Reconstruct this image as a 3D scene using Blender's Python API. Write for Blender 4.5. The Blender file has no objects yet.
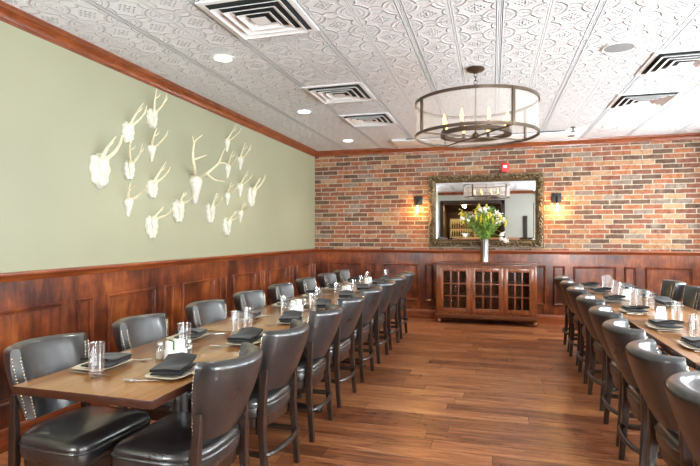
import bpy, bmesh, math, random
from mathutils import Vector, Matrix
random.seed(7)
R = math.radians
COL = bpy.context.scene.collection
PI = math.pi
# ------------------------------------------------------------------ room measures (metres)
WX, WY, RX, FY, CZ = -2.98, 8.20, 3.10, -0.95, 2.80     # left wall, brick wall, window wall, front wall, ceiling
RAIL = 1.12
TZ = 0.74
CAM_H, FPX, YAW, HY = 1.36, 500.0, R(15.96), 234.7

# ------------------------------------------------------------------ materials
MATS = {}
def srgb(r, g, b):
    f = lambda c: (c/255/12.92) if c/255 <= 0.04045 else ((c/255+0.055)/1.055)**2.4
    return (f(r), f(g), f(b), 1)
class NT:
    def __init__(s, name):
        s.m = bpy.data.materials.new(name); s.m.use_nodes = True
        s.t = s.m.node_tree; s.t.nodes.clear()
        s.out = s.n('ShaderNodeOutputMaterial')
        MATS[name] = s.m
    def n(s, kind, **kw):
        nd = s.t.nodes.new(kind)
        for k, v in kw.items(): setattr(nd, k, v)
        return nd
    def l(s, a, b): s.t.links.new(a, b)
    def math(s, op, a, b=None, c=None):
        nd = s.n('ShaderNodeMath', operation=op)
        for i, v in enumerate((a, b, c)):
            if v is None: continue
            if isinstance(v, (int, float)): nd.inputs[i].default_value = v
            else: s.l(v, nd.inputs[i])
        return nd.outputs[0]
    def ramp(s, fac, stops, interp='LINEAR'):
        nd = s.n('ShaderNodeValToRGB'); cr = nd.color_ramp; cr.interpolation = interp
        while len(cr.elements) < len(stops): cr.elements.new(0.5)
        for e, (p, c) in zip(cr.elements, stops): e.position = p; e.color = c
        s.l(fac, nd.inputs[0]); return nd.outputs[0]
    def noise(s, vec, scale, detail=4, rough=0.55, dist=0.0):
        nd = s.n('ShaderNodeTexNoise'); nd.inputs['Scale'].default_value = scale
        nd.inputs['Detail'].default_value = detail; nd.inputs['Roughness'].default_value = rough
        nd.inputs['Distortion'].default_value = dist
        if vec is not None: s.l(vec, nd.inputs['Vector'])
        return nd.outputs['Fac']
    def coord(s, scale=(1, 1, 1), rand=0.0):
        tc = s.n('ShaderNodeTexCoord'); mp = s.n('ShaderNodeMapping')
        mp.inputs['Scale'].default_value = scale
        s.l(tc.outputs['Object'], mp.inputs['Vector'])
        if rand:
            oi = s.n('ShaderNodeObjectInfo')
            s.l(s.math('MULTIPLY', oi.outputs['Random'], rand), mp.inputs['Location'])
        return mp.outputs[0]
    def mix(s, fac, a, b, mode='MIX'):
        nd = s.n('ShaderNodeMix', data_type='RGBA', blend_type=mode)
        for i, v in ((0, fac), (6, a), (7, b)):
            if isinstance(v, (int, float)): nd.inputs[i].default_value = v
            elif isinstance(v, tuple): nd.inputs[i].default_value = v
            else: s.l(v, nd.inputs[i])
        return nd.outputs[2]
    def bump(s, h, strength=0.3, dist=0.01):
        nd = s.n('ShaderNodeBump'); nd.inputs['Strength'].default_value = strength
        nd.inputs['Distance'].default_value = dist; s.l(h, nd.inputs['Height']); return nd.outputs[0]
    def bsdf(s, color=(.8, .8, .8, 1), rough=0.5, metal=0.0, normal=None, coat=0.0, coat_rough=0.1, spec=0.5, sheen=0.0, trans=0.0, emit=None, estr=0.0):
        b = s.n('ShaderNodeBsdfPrincipled')
        for k, v in (('Base Color', color), ('Roughness', rough), ('Metallic', metal), ('Coat Weight', coat),
                     ('Coat Roughness', coat_rough), ('Specular IOR Level', spec), ('Sheen Weight', sheen), ('Transmission Weight', trans)):
            if isinstance(v, (int, float, tuple)): b.inputs[k].default_value = v
            else: s.l(v, b.inputs[k])
        if normal is not None: s.l(normal, b.inputs['Normal'])
        if emit: b.inputs['Emission Color'].default_value = emit; b.inputs['Emission Strength'].default_value = estr
        return b
    def done(s, b):
        s.l(b.outputs[0], s.out.inputs[0]); return s.m

def simple(name, color, rough=0.5, metal=0.0, nscale=60, var=0.12, bump=0.1, **kw):
    t = NT(name); v = t.coord(rand=5)
    f = t.noise(v, nscale, 3)
    dark = tuple(c*(1-var) for c in color[:3])+(1,); lite = tuple(min(1, c*(1+var)) for c in color[:3])+(1,)
    col = t.ramp(f, [(0.3, dark), (0.7, lite)])
    nrm = t.bump(f, bump, 0.002) if bump else None
    return t.done(t.bsdf(col, rough, metal, nrm, **kw))
def wood(name, stops, grain=(14, 1.2, 14), scale=1.0, rough=0.35, coat=0.3, coat_rough=0.15, blotch=0.5, bump=0.15, spec=0.5):
    """grain runs along the axis with the small factor"""
    t = NT(name); v = t.coord(grain, rand=9)
    f1 = t.noise(v, 2.2*scale, 7, 0.62, 0.9)
    v2 = t.coord((1, 1, 1), rand=9); f2 = t.noise(v2, 2.6, 3, 0.6)
    v3 = t.coord(tuple(g*3 for g in grain), rand=4); f3 = t.noise(v3, 5*scale, 3, 0.7)
    f = t.math('ADD', t.math('MULTIPLY', f1, 1-blotch*0.5), t.math('MULTIPLY', f2, blotch*0.5))
    f = t.math('ADD', t.math('MULTIPLY', f, 0.86), t.math('MULTIPLY', f3, 0.14))
    col = t.ramp(f, stops)
    nrm = t.bump(f3, bump, 0.001)
    return t.done(t.bsdf(col, rough, 0, nrm, coat=coat, coat_rough=coat_rough, spec=spec))

wood('mahogany', [(0.32, srgb(36, 15, 9)), (0.42, srgb(70, 30, 16)), (0.51, srgb(114, 54, 26)), (0.60, srgb(154, 84, 40)), (0.70, srgb(194, 120, 62))], (7, 7, 1.0), rough=0.30, coat=0.5, coat_rough=0.14, blotch=1.25)
wood('mahogany_lengthwise', [(0.30, srgb(84, 36, 17)), (0.48, srgb(126, 60, 28)), (0.7, srgb(168, 94, 48))], (14, 1.0, 14), rough=0.35)
wood('mahogany_crosswise', [(0.30, srgb(84, 36, 17)), (0.48, srgb(126, 60, 28)), (0.7, srgb(168, 94, 48))], (1.0, 14, 14), rough=0.35)
wood('cherry_cabinet', [(0.30, srgb(74, 34, 14)), (0.48, srgb(126, 64, 28)), (0.7, srgb(176, 98, 48))], (14, 14, 1.4), rough=0.34)
wood('cherry_cabinet_top', [(0.30, srgb(58, 26, 13)), (0.48, srgb(96, 48, 25)), (0.7, srgb(134, 76, 42))], (1.2, 14, 14), rough=0.3)
wood('crown_wood', [(0.30, srgb(84, 38, 18)), (0.5, srgb(126, 62, 30)), (0.7, srgb(160, 88, 46))], (3, 3, 14), rough=0.32)
wood('tabletop_wood', [(0.30, srgb(98, 60, 28)), (0.46, srgb(136, 90, 46)), (0.6, srgb(158, 110, 58)), (0.75, srgb(178, 130, 72))], (16, 0.9, 16), rough=0.28, coat=0.7, coat_rough=0.08)
wood('table_edge_wood', [(0.3, srgb(40, 21, 14)), (0.7, srgb(84, 46, 28))], (10, 1, 10), rough=0.35)
wood('espresso_wood', [(0.30, srgb(30, 20, 15)), (0.5, srgb(48, 33, 25)), (0.72, srgb(74, 52, 40))], (14, 14, 1.5), rough=0.34, coat=0.35)
wood('bar_wood', [(0.3, srgb(26, 14, 9)), (0.7, srgb(62, 36, 22))], (14, 14, 1.2))

def leather(name):
    t = NT(name); v = t.coord(rand=7)
    f = t.noise(v, 7, 5, 0.6); g = t.noise(v, 180, 2)
    vo = t.n('ShaderNodeTexVoronoi', feature='F1'); vo.inputs['Scale'].default_value = 150; t.l(v, vo.inputs['Vector'])
    col = t.ramp(f, [(0.3, srgb(28, 29, 31)), (0.7, srgb(42, 43, 45))])
    rg = t.n('ShaderNodeMapRange'); t.l(f, rg.inputs[0]); rg.inputs[1].default_value = .3; rg.inputs[2].default_value = .7
    rg.inputs[3].default_value = 0.26; rg.inputs[4].default_value = 0.42
    h = t.math('ADD', t.math('MULTIPLY', f, 1.6), t.math('MULTIPLY', vo.outputs[0], 0.10))
    nrm = t.bump(h, 0.22, 0.012)
    return t.done(t.bsdf(col, rg.outputs[0], 0, nrm, spec=0.9, coat=0.7, coat_rough=0.17))
leather('black_leather')

def sage():
    t = NT('sage_paint'); v = t.coord()
    f = t.noise(v, 1.2, 2); g = t.noise(v, 260, 2)
    return t.done(t.bsdf(t.ramp(f, [(0.3, srgb(157, 158, 132)), (0.7, srgb(162, 163, 137))]), 0.42, 0, t.bump(g, 0.12, 0.0015)))
sage()
simple('pale_wall_paint', srgb(176, 180, 172), 0.55, nscale=200, var=0.02)
simple('dark_wall_paint', srgb(58, 40, 32), 0.6, nscale=80)

def brick():
    t = NT('old_brick'); tc = t.n('ShaderNodeTexCoord'); sp = t.n('ShaderNodeSeparateXYZ')
    # slightly wandering joints
    wob = t.n('ShaderNodeTexNoise'); wob.inputs['Scale'].default_value = 9; wob.inputs['Detail'].default_value = 3
    t.l(tc.outputs['Object'], wob.inputs['Vector'])
    vm = t.n('ShaderNodeVectorMath', operation='MULTIPLY_ADD'); t.l(wob.outputs['Color'], vm.inputs[0]); vm.inputs[1].default_value = (.016, 0, .012); t.l(tc.outputs['Object'], vm.inputs[2])
    t.l(vm.outputs[0], sp.inputs[0])
    RH, BW = 0.0725, 0.268
    z = t.math('DIVIDE', sp.outputs[2], RH); row = t.math('FLOOR', z); fz = t.math('FRACT', z)
    wn = t.n('ShaderNodeTexWhiteNoise', noise_dimensions='1D'); t.l(row, wn.inputs['W'])
    shift = t.math('ADD', t.math('MULTIPLY', t.math('MODULO', row, 2.0), 0.5), t.math('MULTIPLY', wn.outputs['Value'], 0.3))
    x = t.math('ADD', t.math('DIVIDE', sp.outputs[0], BW), shift); colm = t.math('FLOOR', x); fx = t.math('FRACT', x)
    cb = t.n('ShaderNodeCombineXYZ'); t.l(row, cb.inputs[0]); t.l(colm, cb.inputs[1])
    w2 = t.n('ShaderNodeTexWhiteNoise', noise_dimensions='2D'); t.l(cb.outputs[0], w2.inputs['Vector'])
    ez = t.math('MULTIPLY', t.math('MINIMUM', fz, t.math('SUBTRACT', 1.0, fz)), RH)
    ex = t.math('MULTIPLY', t.math('MINIMUM', fx, t.math('SUBTRACT', 1.0, fx)), BW)
    e = t.math('MINIMUM', ez, ex)
    mr = t.n('ShaderNodeMapRange', interpolation_type='SMOOTHSTEP'); t.l(e, mr.inputs[0]); mr.inputs[1].default_value = 0.0045; mr.inputs[2].default_value = 0.0095
    mask = mr.outputs[0]
    pal = t.ramp(w2.outputs['Value'], [(0.0, srgb(160, 88, 56)), (0.15, srgb(126, 66, 50)), (0.28, srgb(88, 62, 54)), (0.40, srgb(178, 104, 64)),
                 (0.54, srgb(178, 124, 82)), (0.64, srgb(138, 80, 60)), (0.76, srgb(140, 122, 112)), (0.86, srgb(98, 66, 54)), (0.94, srgb(188, 144, 106))], 'CONSTANT')
    v = t.coord((1, 1, 1)); f = t.noise(v, 22, 5, 0.65); fb = t.noise(v, 5, 3)
    c = t.mix(t.math('MULTIPLY', f, 0.28), pal, srgb(198, 168, 136))
    c = t.mix(t.ramp(f, [(0.30, (1, 1, 1, 1)), (0.5, (0, 0, 0, 1))]), c, t.mix(1.0, c, (.62, .56, .52, 1), 'MULTIPLY'))
    mort = t.ramp(f, [(0.3, srgb(172, 156, 136)), (0.7, srgb(208, 194, 172))])
    smear = t.ramp(fb, [(0.56, (0, 0, 0, 1)), (0.76, (.42, .42, .42, 1))])
    c = t.mix(smear, c, mort)
    col = t.mix(mask, mort, c)
    h = t.math('ADD', t.math('MULTIPLY', mask, 0.8), t.math('MULTIPLY', f, 0.35))
    hs = t.n('ShaderNodeHueSaturation'); hs.inputs['Saturation'].default_value = .97; hs.inputs['Value'].default_value = .80; t.l(col, hs.inputs['Color'])
    return t.done(t.bsdf(hs.outputs[0], 0.85, 0, t.bump(h, 0.7, 0.008), spec=0.2))
brick()

def planks():
    t = NT('floor_planks'); tc = t.n('ShaderNodeTexCoord'); sp = t.n('ShaderNodeSeparateXYZ'); t.l(tc.outputs['Object'], sp.inputs[0])
    PW, PL = 0.152, 1.22
    y = t.math('DIVIDE', sp.outputs[1], PW); row = t.math('FLOOR', y); fy = t.math('FRACT', y)
    wn = t.n('ShaderNodeTexWhiteNoise', noise_dimensions='1D'); t.l(row, wn.inputs['W'])
    x = t.math('ADD', t.math('DIVIDE', sp.outputs[0], PL), wn.outputs['Value']); cm = t.math('FLOOR', x); fx = t.math('FRACT', x)
    cb = t.n('ShaderNodeCombineXYZ'); t.l(row, cb.inputs[0]); t.l(cm, cb.inputs[1])
    w2 = t.n('ShaderNodeTexWhiteNoise', noise_dimensions='2D'); t.l(cb.outputs[0], w2.inputs['Vector'])
    # grain: stretched along the plank, shifted per plank
    sc = t.n('ShaderNodeVectorMath', operation='MULTIPLY_ADD'); t.l(w2.outputs['Color'], sc.inputs[0]); sc.inputs[1].default_value = (40, 40, 40)
    mp = t.n('ShaderNodeMapping'); mp.inputs['Scale'].default_value = (1.3, 13, 1); t.l(tc.outputs['Object'], mp.inputs['Vector']); t.l(mp.outputs[0], sc.inputs[2])
    g = t.noise(sc.outputs[0], 1.6, 7, 0.62, 1.0)
    g2 = t.noise(sc.outputs[0], 9, 4, 0.6, 0.3)
    f = t.math('ADD', t.math('MULTIPLY', g, 0.66), t.math('ADD', t.math('MULTIPLY', g2, 0.18), t.math('MULTIPLY', w2.outputs['Value'], 0.17)))
    col = t.ramp(f, [(0.30, srgb(70, 38, 25)), (0.40, srgb(110, 63, 39)), (0.50, srgb(148, 90, 55)), (0.60, srgb(176, 116, 74)), (0.72, srgb(204, 154, 110))])
    e = t.math('MINIMUM', t.math('MULTIPLY', t.math('MINIMUM', fy, t.math('SUBTRACT', 1.0, fy)), PW), t.math('MULTIPLY', t.math('MINIMUM', fx, t.math('SUBTRACT', 1.0, fx)), PL))
    mr = t.n('ShaderNodeMapRange'); t.l(e, mr.inputs[0]); mr.inputs[1].default_value = 0.0008; mr.inputs[2].default_value = 0.0028
    col = t.mix(mr.outputs[0], srgb(54, 30, 20), col)
    h = t.math('ADD', t.math('MULTIPLY', mr.outputs[0], 0.6), t.math('MULTIPLY', g2, 0.5))
    return t.done(t.bsdf(col, t.ramp(g2, [(.3, (.26, .26, .26, 1)), (.7, (.40, .40, .40, 1))]), 0, t.bump(h, 0.25, 0.003), spec=0.5))
planks()

def tin():
    t = NT('pressed_tin'); tc = t.n('ShaderNodeTexCoord'); sp = t.n('ShaderNodeSeparateXYZ'); t.l(tc.outputs['Object'], sp.inputs[0])
    S = 0.305
    def cell(o, off, s): 
        q = t.math('DIVIDE', t.math('ADD', o, off), s); return t.math('SUBTRACT', t.math('FRACT', q), 0.5)
    X, Y = sp.outputs[0], sp.outputs[1]
    OX, OY = 10.325, 10.60
    u, v = cell(X, OX, S), cell(Y, OY, S)                 # -0.5..0.5 in a 12-inch motif
    U, V = cell(X, OX, 2*S), cell(Y, OY, 2*S)             # in a 24-inch sheet
    au, av = t.math('ABSOLUTE', u), t.math('ABSOLUTE', v)
    def bumpf(d, c, w):                                   # ridge of half width w at c
        k = t.n('ShaderNodeMapRange', interpolation_type='SMOOTHSTEP'); t.l(t.math('ABSOLUTE', t.math('SUBTRACT', d, c)), k.inputs[0])
        k.inputs[1].default_value = w; k.inputs[2].default_value = 0.0; return k.outputs[0]
    cu, cv = t.math('SUBTRACT', 0.5, au), t.math('SUBTRACT', 0.5, av)
    dc = t.math('SQRT', t.math('ADD', t.math('POWER', cu, 2.0), t.math('POWER', cv, 2.0)))    # from corners
    d0 = t.math('SQRT', t.math('ADD', t.math('POWER', au, 2.0), t.math('POWER', av, 2.0)))    # from centre
    ex = t.math('SQRT', t.math('ADD', t.math('POWER', cu, 2.0), t.math('POWER', av, 2.0)))    # from side centres
    ey = t.math('SQRT', t.math('ADD', t.math('POWER', au, 2.0), t.math('POWER', cv, 2.0)))
    h = bumpf(dc, 0.36, 0.040)
    h = t.math('MAXIMUM', h, t.math('MULTIPLY', bumpf(dc, 0.25, 0.022), .6))
    h = t.math('MAXIMUM', h, bumpf(ex, 0.17, 0.03)); h = t.math('MAXIMUM', h, bumpf(ey, 0.17, 0.03))
    h = t.math('MAXIMUM', h, bumpf(d0, 0.0, 0.055))
    # diamond of bosses round the centre
    p, q = t.math('ADD', u, v), t.math('SUBTRACT', u, v)
    def pr(o): return t.math('SUBTRACT', t.math('FRACT', t.math('MULTIPLY', o, 8.0)), 0.5)
    dots = t.math('SQRT', t.math('ADD', t.math('POWER', pr(p), 2.0), t.math('POWER', pr(q), 2.0)))
    inside = t.math('LESS_THAN', t.math('MAXIMUM', t.math('ABSOLUTE', p), t.math('ABSOLUTE', q)), 0.25)
    h = t.math('MAXIMUM', h, t.math('MULTIPLY', bumpf(dots, 0.0, 0.40), t.math('MULTIPLY', inside, 1.7)))
    inside2 = t.math('LESS_THAN', dc, 0.20)
    h = t.math('MAXIMUM', h, t.math('MULTIPLY', t.math('MULTIPLY', bumpf(dots, 0.0, 0.34), inside2), 1.5))
    # border beads: ribs along the room, fine seams across it
    mu = t.math('SUBTRACT', 0.5, t.math('ABSOLUTE', U)); mv = t.math('SUBTRACT', 0.5, t.math('ABSOLUTE', V))
    flat = t.math('MULTIPLY', t.math('GREATER_THAN', cu, 0.075), t.math('GREATER_THAN', cv, 0.04))
    h = t.math('MULTIPLY', h, flat)
    h = t.math('MAXIMUM', h, t.math('MULTIPLY', bumpf(mu, 0.032, 0.012), 1.6))
    h = t.math('MAXIMUM', h, t.math('MULTIPLY', bumpf(cu, 0.024, 0.012), 1.1))
    h = t.math('SUBTRACT', h, t.math('MULTIPLY', bumpf(mv, 0.0, 0.009), 2.2))
    h = t.math('ADD', h, t.math('MULTIPLY', t.noise(t.coord(), 45, 4), 0.35))
    return t.done(t.bsdf(srgb(232, 233, 236), 0.42, 0, t.bump(h, 1.0, 0.018), spec=0.4))
tin()

simple('white_metal', srgb(232, 232, 232), 0.4, nscale=150, var=.02)
simple('smooth_white_panel', srgb(232, 234, 236), 0.45, nscale=90, var=.02)
simple('vent_cavity', srgb(38, 40, 42), 0.8)  # dark tone painted in for the shaded depth of the vents
simple('white_plaster', srgb(212, 209, 194), 0.45, nscale=30, var=.04, bump=.3)
simple('aged_bone', srgb(218, 209, 178), 0.4, nscale=40, var=.1, bump=.3)
simple('brushed_steel', srgb(176, 176, 174), 0.28, 1.0, nscale=120, var=.06)
simple('pedestal_steel', srgb(120, 122, 124), 0.36, 0.9, nscale=90, var=.08)
simple('black_iron', srgb(26, 26, 28), 0.42, 0.3, nscale=160)
simple('bronze_metal', srgb(92, 78, 66), 0.36, 0.75, nscale=90)
simple('nail_brass', srgb(238, 226, 202), 0.25, 1.0, nscale=40, bump=0)
simple('black_linen', srgb(17, 17, 20), 0.8, nscale=420, var=.25, bump=.4, sheen=.15, spec=.3)
simple('cream_ceramic', srgb(208, 198, 178), 0.22, nscale=30, var=.03, bump=0)
simple('white_ceramic', srgb(240, 240, 238), 0.2, nscale=30, var=.02, bump=0)
simple('paper_packet', srgb(244, 244, 240), 0.6, nscale=50, var=.03)
simple('green_packet', srgb(70, 110, 60), 0.6, nscale=50)
simple('salt_grains', srgb(214, 206, 190), 0.7, nscale=300)
simple('pepper_grains', srgb(74, 60, 46), 0.8, nscale=300, var=.4)
simple('alarm_red', srgb(206, 28, 26), 0.35, nscale=60, var=.05)
simple('leaf_green', srgb(128, 164, 74), 0.5, nscale=30, var=.35)
simple('stem_green', srgb(120, 150, 60), 0.5, nscale=30, var=.2)
simple('yellow_petal', srgb(226, 214, 70), 0.5, nscale=40, var=.12)
simple('white_petal', srgb(240, 236, 224), 0.5, nscale=40, var=.06)
simple('amber_glass', srgb(190, 112, 30), 0.25, nscale=20, var=.1, emit=(1, .5, .12, 1), estr=1.2)
simple('bottle_green', srgb(36, 64, 34), 0.15, nscale=20, bump=0)
simple('bottle_amber', srgb(120, 62, 18), 0.15, nscale=20, bump=0)
simple('bottle_clear', srgb(190, 180, 140), 0.12, nscale=20, bump=0)
simple('outside_paving', srgb(180, 178, 172), 0.8, nscale=8)
simple('charcoal_frame', srgb(44, 42, 42), 0.45)

def gilt():
    t = NT('antique_gilt'); v = t.coord()
    f = t.noise(v, 38, 5, 0.6); ao = t.n('ShaderNodeNewGeometry')
    wear = t.math('ADD', t.math('MULTIPLY', f, .6), t.math('MULTIPLY', t.noise(v, 120, 2), .4))
    col = t.ramp(wear, [(0.36, srgb(56, 46, 33)), (0.52, srgb(112, 94, 68)), (0.68, srgb(176, 154, 116))])
    return t.done(t.bsdf(col, 0.42, 0.45, t.bump(f, 0.5, 0.006)))
gilt()
def mirror_mat():
    t = NT('mirror_silver'); v = t.coord(); f = t.noise(v, 4, 2)
    return t.done(t.bsdf(t.ramp(f, [(0, (.86, .87, .87, 1)), (1, (.9, .9, .9, 1))]), 0.015, 1.0))
mirror_mat()
def clear_glass(name, tint=(1, 1, 1, 1), ior=1.5, gloss=(1, 1, 1, 1), boost=1.0, haze=0.0):
    t = NT(name); tr = t.n('ShaderNodeBsdfTransparent'); tr.inputs[0].default_value = tint
    gl = t.n('ShaderNodeBsdfGlossy'); gl.inputs['Color'].default_value = gloss; gl.inputs['Roughness'].default_value = 0.03
    fr = t.n('ShaderNodeFresnel'); ge = t.n('ShaderNodeNewGeometry'); t.l(t.math('POWER', ior, t.math('SUBTRACT', 1.0, t.math('MULTIPLY', ge.outputs['Backfacing'], 2.0))), fr.inputs['IOR'])
    f = t.noise(t.coord(), 30, 2); nb = t.bump(f, 0.05, 0.002); t.l(nb, gl.inputs['Normal'])
    mx = t.n('ShaderNodeMixShader'); t.l(t.math('MINIMUM', t.math('MULTIPLY', fr.outputs[0], boost), 1.0), mx.inputs[0]); t.l(tr.outputs[0], mx.inputs[1]); t.l(gl.outputs[0], mx.inputs[2])
    last = mx
    if haze:
        df = t.n('ShaderNodeBsdfTranslucent'); df.inputs[0].default_value = (.95, .95, .95, 1)
        d2 = t.n('ShaderNodeBsdfDiffuse'); d2.inputs[0].default_value = (.95, .95, .95, 1)
        ad = t.n('ShaderNodeMixShader'); ad.inputs[0].default_value = .5; t.l(df.outputs[0], ad.inputs[1]); t.l(d2.outputs[0], ad.inputs[2])
        m2 = t.n('ShaderNodeMixShader'); m2.inputs[0].default_value = haze; t.l(mx.outputs[0], m2.inputs[1]); t.l(ad.outputs[0], m2.inputs[2]); last = m2
    t.l(last.outputs[0], t.out.inputs[0]); return t.m
clear_glass('tumbler_glass', (.99, .99, .99, 1), 1.45, boost=2.2, haze=.02)
clear_glass('window_glass', (.96, .98, .98, 1))
clear_glass('cabinet_glass', (.8, .8, .8, 1), 1.45, boost=.55)
clear_glass('bulb_glass', (1, .95, .85, 1), 1.4)
clear_glass('shaker_glass', (.95, .96, .96, 1), 1.5, boost=1.6, haze=.03)
def sheer():
    t = NT('sheer_shade'); tr = t.n('ShaderNodeBsdfTransparent'); df = t.n('ShaderNodeBsdfDiffuse'); tl = t.n('ShaderNodeBsdfTranslucent')
    w = t.n('ShaderNodeTexNoise'); w.inputs['Scale'].default_value = 60
    c = t.ramp(w.outputs['Fac'], [(.3, srgb(222, 214, 206)), (.7, srgb(236, 228, 220))])
    t.l(c, df.inputs[0]); t.l(c, tl.inputs[0])
    a = t.n('ShaderNodeMixShader'); a.inputs[0].default_value = .5; t.l(df.outputs[0], a.inputs[1]); t.l(tl.outputs[0], a.inputs[2])
    b = t.n('ShaderNodeMixShader'); b.inputs[0].default_value = .25; t.l(tr.outputs[0], b.inputs[1]); t.l(a.outputs[0], b.inputs[2])
    t.l(b.outputs[0], t.out.inputs[0]); return t.m
sheer()
def glow(name, col, strength):
    t = NT(name); e = t.n('ShaderNodeEmission'); e.inputs[0].default_value = col; e.inputs[1].default_value = strength
    t.l(e.outputs[0], t.out.inputs[0]); return t.m
glow('downlight_glow', (1, .93, .82, 1), 9)
glow('candle_glow', (1, .50, .15, 1), 3)
glow('edison_glow', (1, .66, .26, 1), 9)
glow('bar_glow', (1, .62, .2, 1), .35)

# ------------------------------------------------------------------ mesh helpers
def BM(): return bmesh.new()
def obj(name, bm, mat, parent=None, smooth=True, mats=None):
    me = bpy.data.meshes.new(name)
    bmesh.ops.recalc_face_normals(bm, faces=bm.faces[:])
    bm.to_mesh(me); bm.free()
    for m in (mats or [mat]): me.materials.append(MATS[m])
    if smooth:
        for p in me.polygons: p.use_smooth = True
        try: me.set_sharp_from_angle(angle=R(38))
        except Exception: pass
    o = bpy.data.objects.new(name, me); COL.objects.link(o)
    if parent: o.parent = parent
    return o
def thing(name, label, cat, loc=(0, 0, 0), rz=0, group=None):
    o = bpy.data.objects.new(name, None); COL.objects.link(o); o.empty_display_size = .05
    o.location = loc; o.rotation_euler = (0, 0, rz); tag(o, label, cat, group); return o
def tag(o, label, cat, group=None):
    o['label'] = label; o['category'] = cat
    if group: o['group'] = group
    return o
def struct(name, bm, mat, parent=None, smooth=True, mats=None):
    o = obj(name, bm, mat, parent, smooth, mats); o['kind'] = 'structure'; return o
def kids(o): return [c for c in COL.objects if c.parent == o]
def dup(root, loc, rz, label, group=None):
    """a thing with copies of its parts and their sub-parts"""
    r = root.copy(); COL.objects.link(r); r.location = loc; r.rotation_euler = (0, 0, rz); r['label'] = label
    if group: r['group'] = group
    for ch in root.children:
        c = ch.copy(); COL.objects.link(c); c.parent = r
        for g in ch.children:
            d = g.copy(); COL.objects.link(d); d.parent = c
    return r
def box(bm, x0, x1, y0, y1, z0, z1, bev=0.0, seg=2):
    vs = [bm.verts.new((x, y, z)) for x in (x0, x1) for y in (y0, y1) for z in (z0, z1)]
    fs = [bm.faces.new([vs[i] for i in q]) for q in ((0, 1, 3, 2), (4, 6, 7, 5), (0, 4, 5, 1), (2, 3, 7, 6), (0, 2, 6, 4), (1, 5, 7, 3))]
    if bev:
        es = list({e for f in fs for e in f.edges})
        bmesh.ops.bevel(bm, geom=es, offset=bev, segments=seg, affect='EDGES', profile=.6)
def loft(bm, rings, closed=True, cap0=True, cap1=True):
    rows = [[bm.verts.new(p) for p in r] for r in rings]
    n = len(rows[0])
    for a, b in zip(rows, rows[1:]):
        for i in range(n if closed else n-1):
            j = (i+1) % n
            bm.faces.new((a[i], a[j], b[j], b[i]))
    if cap0: bm.faces.new(rows[0])
    if cap1: bm.faces.new(rows[-1][::-1])
    return rows
def lathe(bm, prof, seg=24, c=(0, 0, 0), close=False):
    rings = []
    for r, z in prof:
        rings.append([(c[0]+max(r, 1e-4)*math.cos(2*PI*i/seg), c[1]+max(r, 1e-4)*math.sin(2*PI*i/seg), c[2]+z) for i in range(seg)])
    if close: rings.append(rings[0]); rows = loft(bm, rings, True, False, False); bmesh.ops.remove_doubles(bm, verts=bm.verts[:], dist=1e-6)
    else: loft(bm, rings)
def tube(bm, pts, rad, seg=8, flat=1.0):
    pts = [Vector(p) for p in pts]; n = len(pts)
    if not isinstance(rad, (list, tuple)): rad = [rad]*n
    rings = []; up = Vector((0, 0, 1))
    for i, p in enumerate(pts):
        d = (pts[min(i+1, n-1)]-pts[max(i-1, 0)]).normalized()
        a = d.cross(up)
        if a.length < 1e-3: a = d.cross(Vector((1, 0, 0)))
        a.normalize(); b = a.cross(d).normalized()
        rings.append([p+a*(rad[i]*math.cos(2*PI*k/seg))+b*(rad[i]*flat*math.sin(2*PI*k/seg)) for k in range(seg)])
    loft(bm, rings)
def bar(bm, p0, p1, w0, w1, d0=None, d1=None, bev=0.004):
    """tapered square bar between two points (legs)"""
    p0, p1 = Vector(p0), Vector(p1); d0 = d0 or w0; d1 = d1 or w1
    rings = []
    for p, w, d in ((p0, w0, d0), (p1, w1, d1)):
        c = bev
        rings.append([p+Vector((x, y, 0)) for x, y in ((-w/2+c, -d/2), (w/2-c, -d/2), (w/2, -d/2+c), (w/2, d/2-c), (w/2-c, d/2), (-w/2+c, d/2), (-w/2, d/2-c), (-w/2, -d/2+c))])
    loft(bm, rings)
def bez(p0, p1, p2, n=8):
    p0, p1, p2 = Vector(p0), Vector(p1), Vector(p2)
    return [p0*(1-t)**2+p1*2*t*(1-t)+p2*t*t for t in [i/n for i in range(n+1)]]
def ball(bm, c, r, sx=1, sy=1, sz=1, u=10, v=7):
    m = Matrix.Translation(c) @ Matrix.Diagonal((sx, sy, sz, 1))
    bmesh.ops.create_uvsphere(bm, u_segments=u, v_segments=v, radius=r, matrix=m)

# pixel of the photograph -> point of the room (camera at the origin of the plan), for measured places only
sT, cT = math.sin(YAW), math.cos(YAW)
def ray(x, y):
    u = (x-350)/FPX; return (u*cT-sT, u*sT+cT, (HY-y)/FPX)
def onz(x, y, z):
    r = ray(x, y); t = (z-CAM_H)/r[2]; return Vector((r[0]*t, r[1]*t, z))
def onx(x, y, X):
    r = ray(x, y); t = X/r[0]; return Vector((X, r[1]*t, CAM_H+r[2]*t))
def ony(x, y, Y):
    r = ray(x, y); t = Y/r[1]; return Vector((r[0]*t, Y, CAM_H+r[2]*t))

# ------------------------------------------------------------------ the setting
bm = BM(); box(bm, WX-.2, RX+.2, FY-.2, WY+.2, -.1, 0); box(bm, -2.04, 1.35, -6.3, FY-.2, -.1, 0); struct('floor', bm, 'floor_planks', smooth=False)
bm = BM(); box(bm, WX-.2, RX+.2, FY-.2, WY+.2, CZ, CZ+.1); box(bm, -2.04, 1.35, -6.3, FY-.2, CZ, CZ+.1); struct('ceiling', bm, 'pressed_tin', smooth=False)
bm = BM(); box(bm, WX-.15, WX, FY, WY+.15, 0, CZ); struct('wall_left', bm, 'sage_paint', smooth=False)
bm = BM(); box(bm, WX, RX, WY, WY+.15, 0, CZ); struct('wall_back', bm, 'old_brick', smooth=False)
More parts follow.
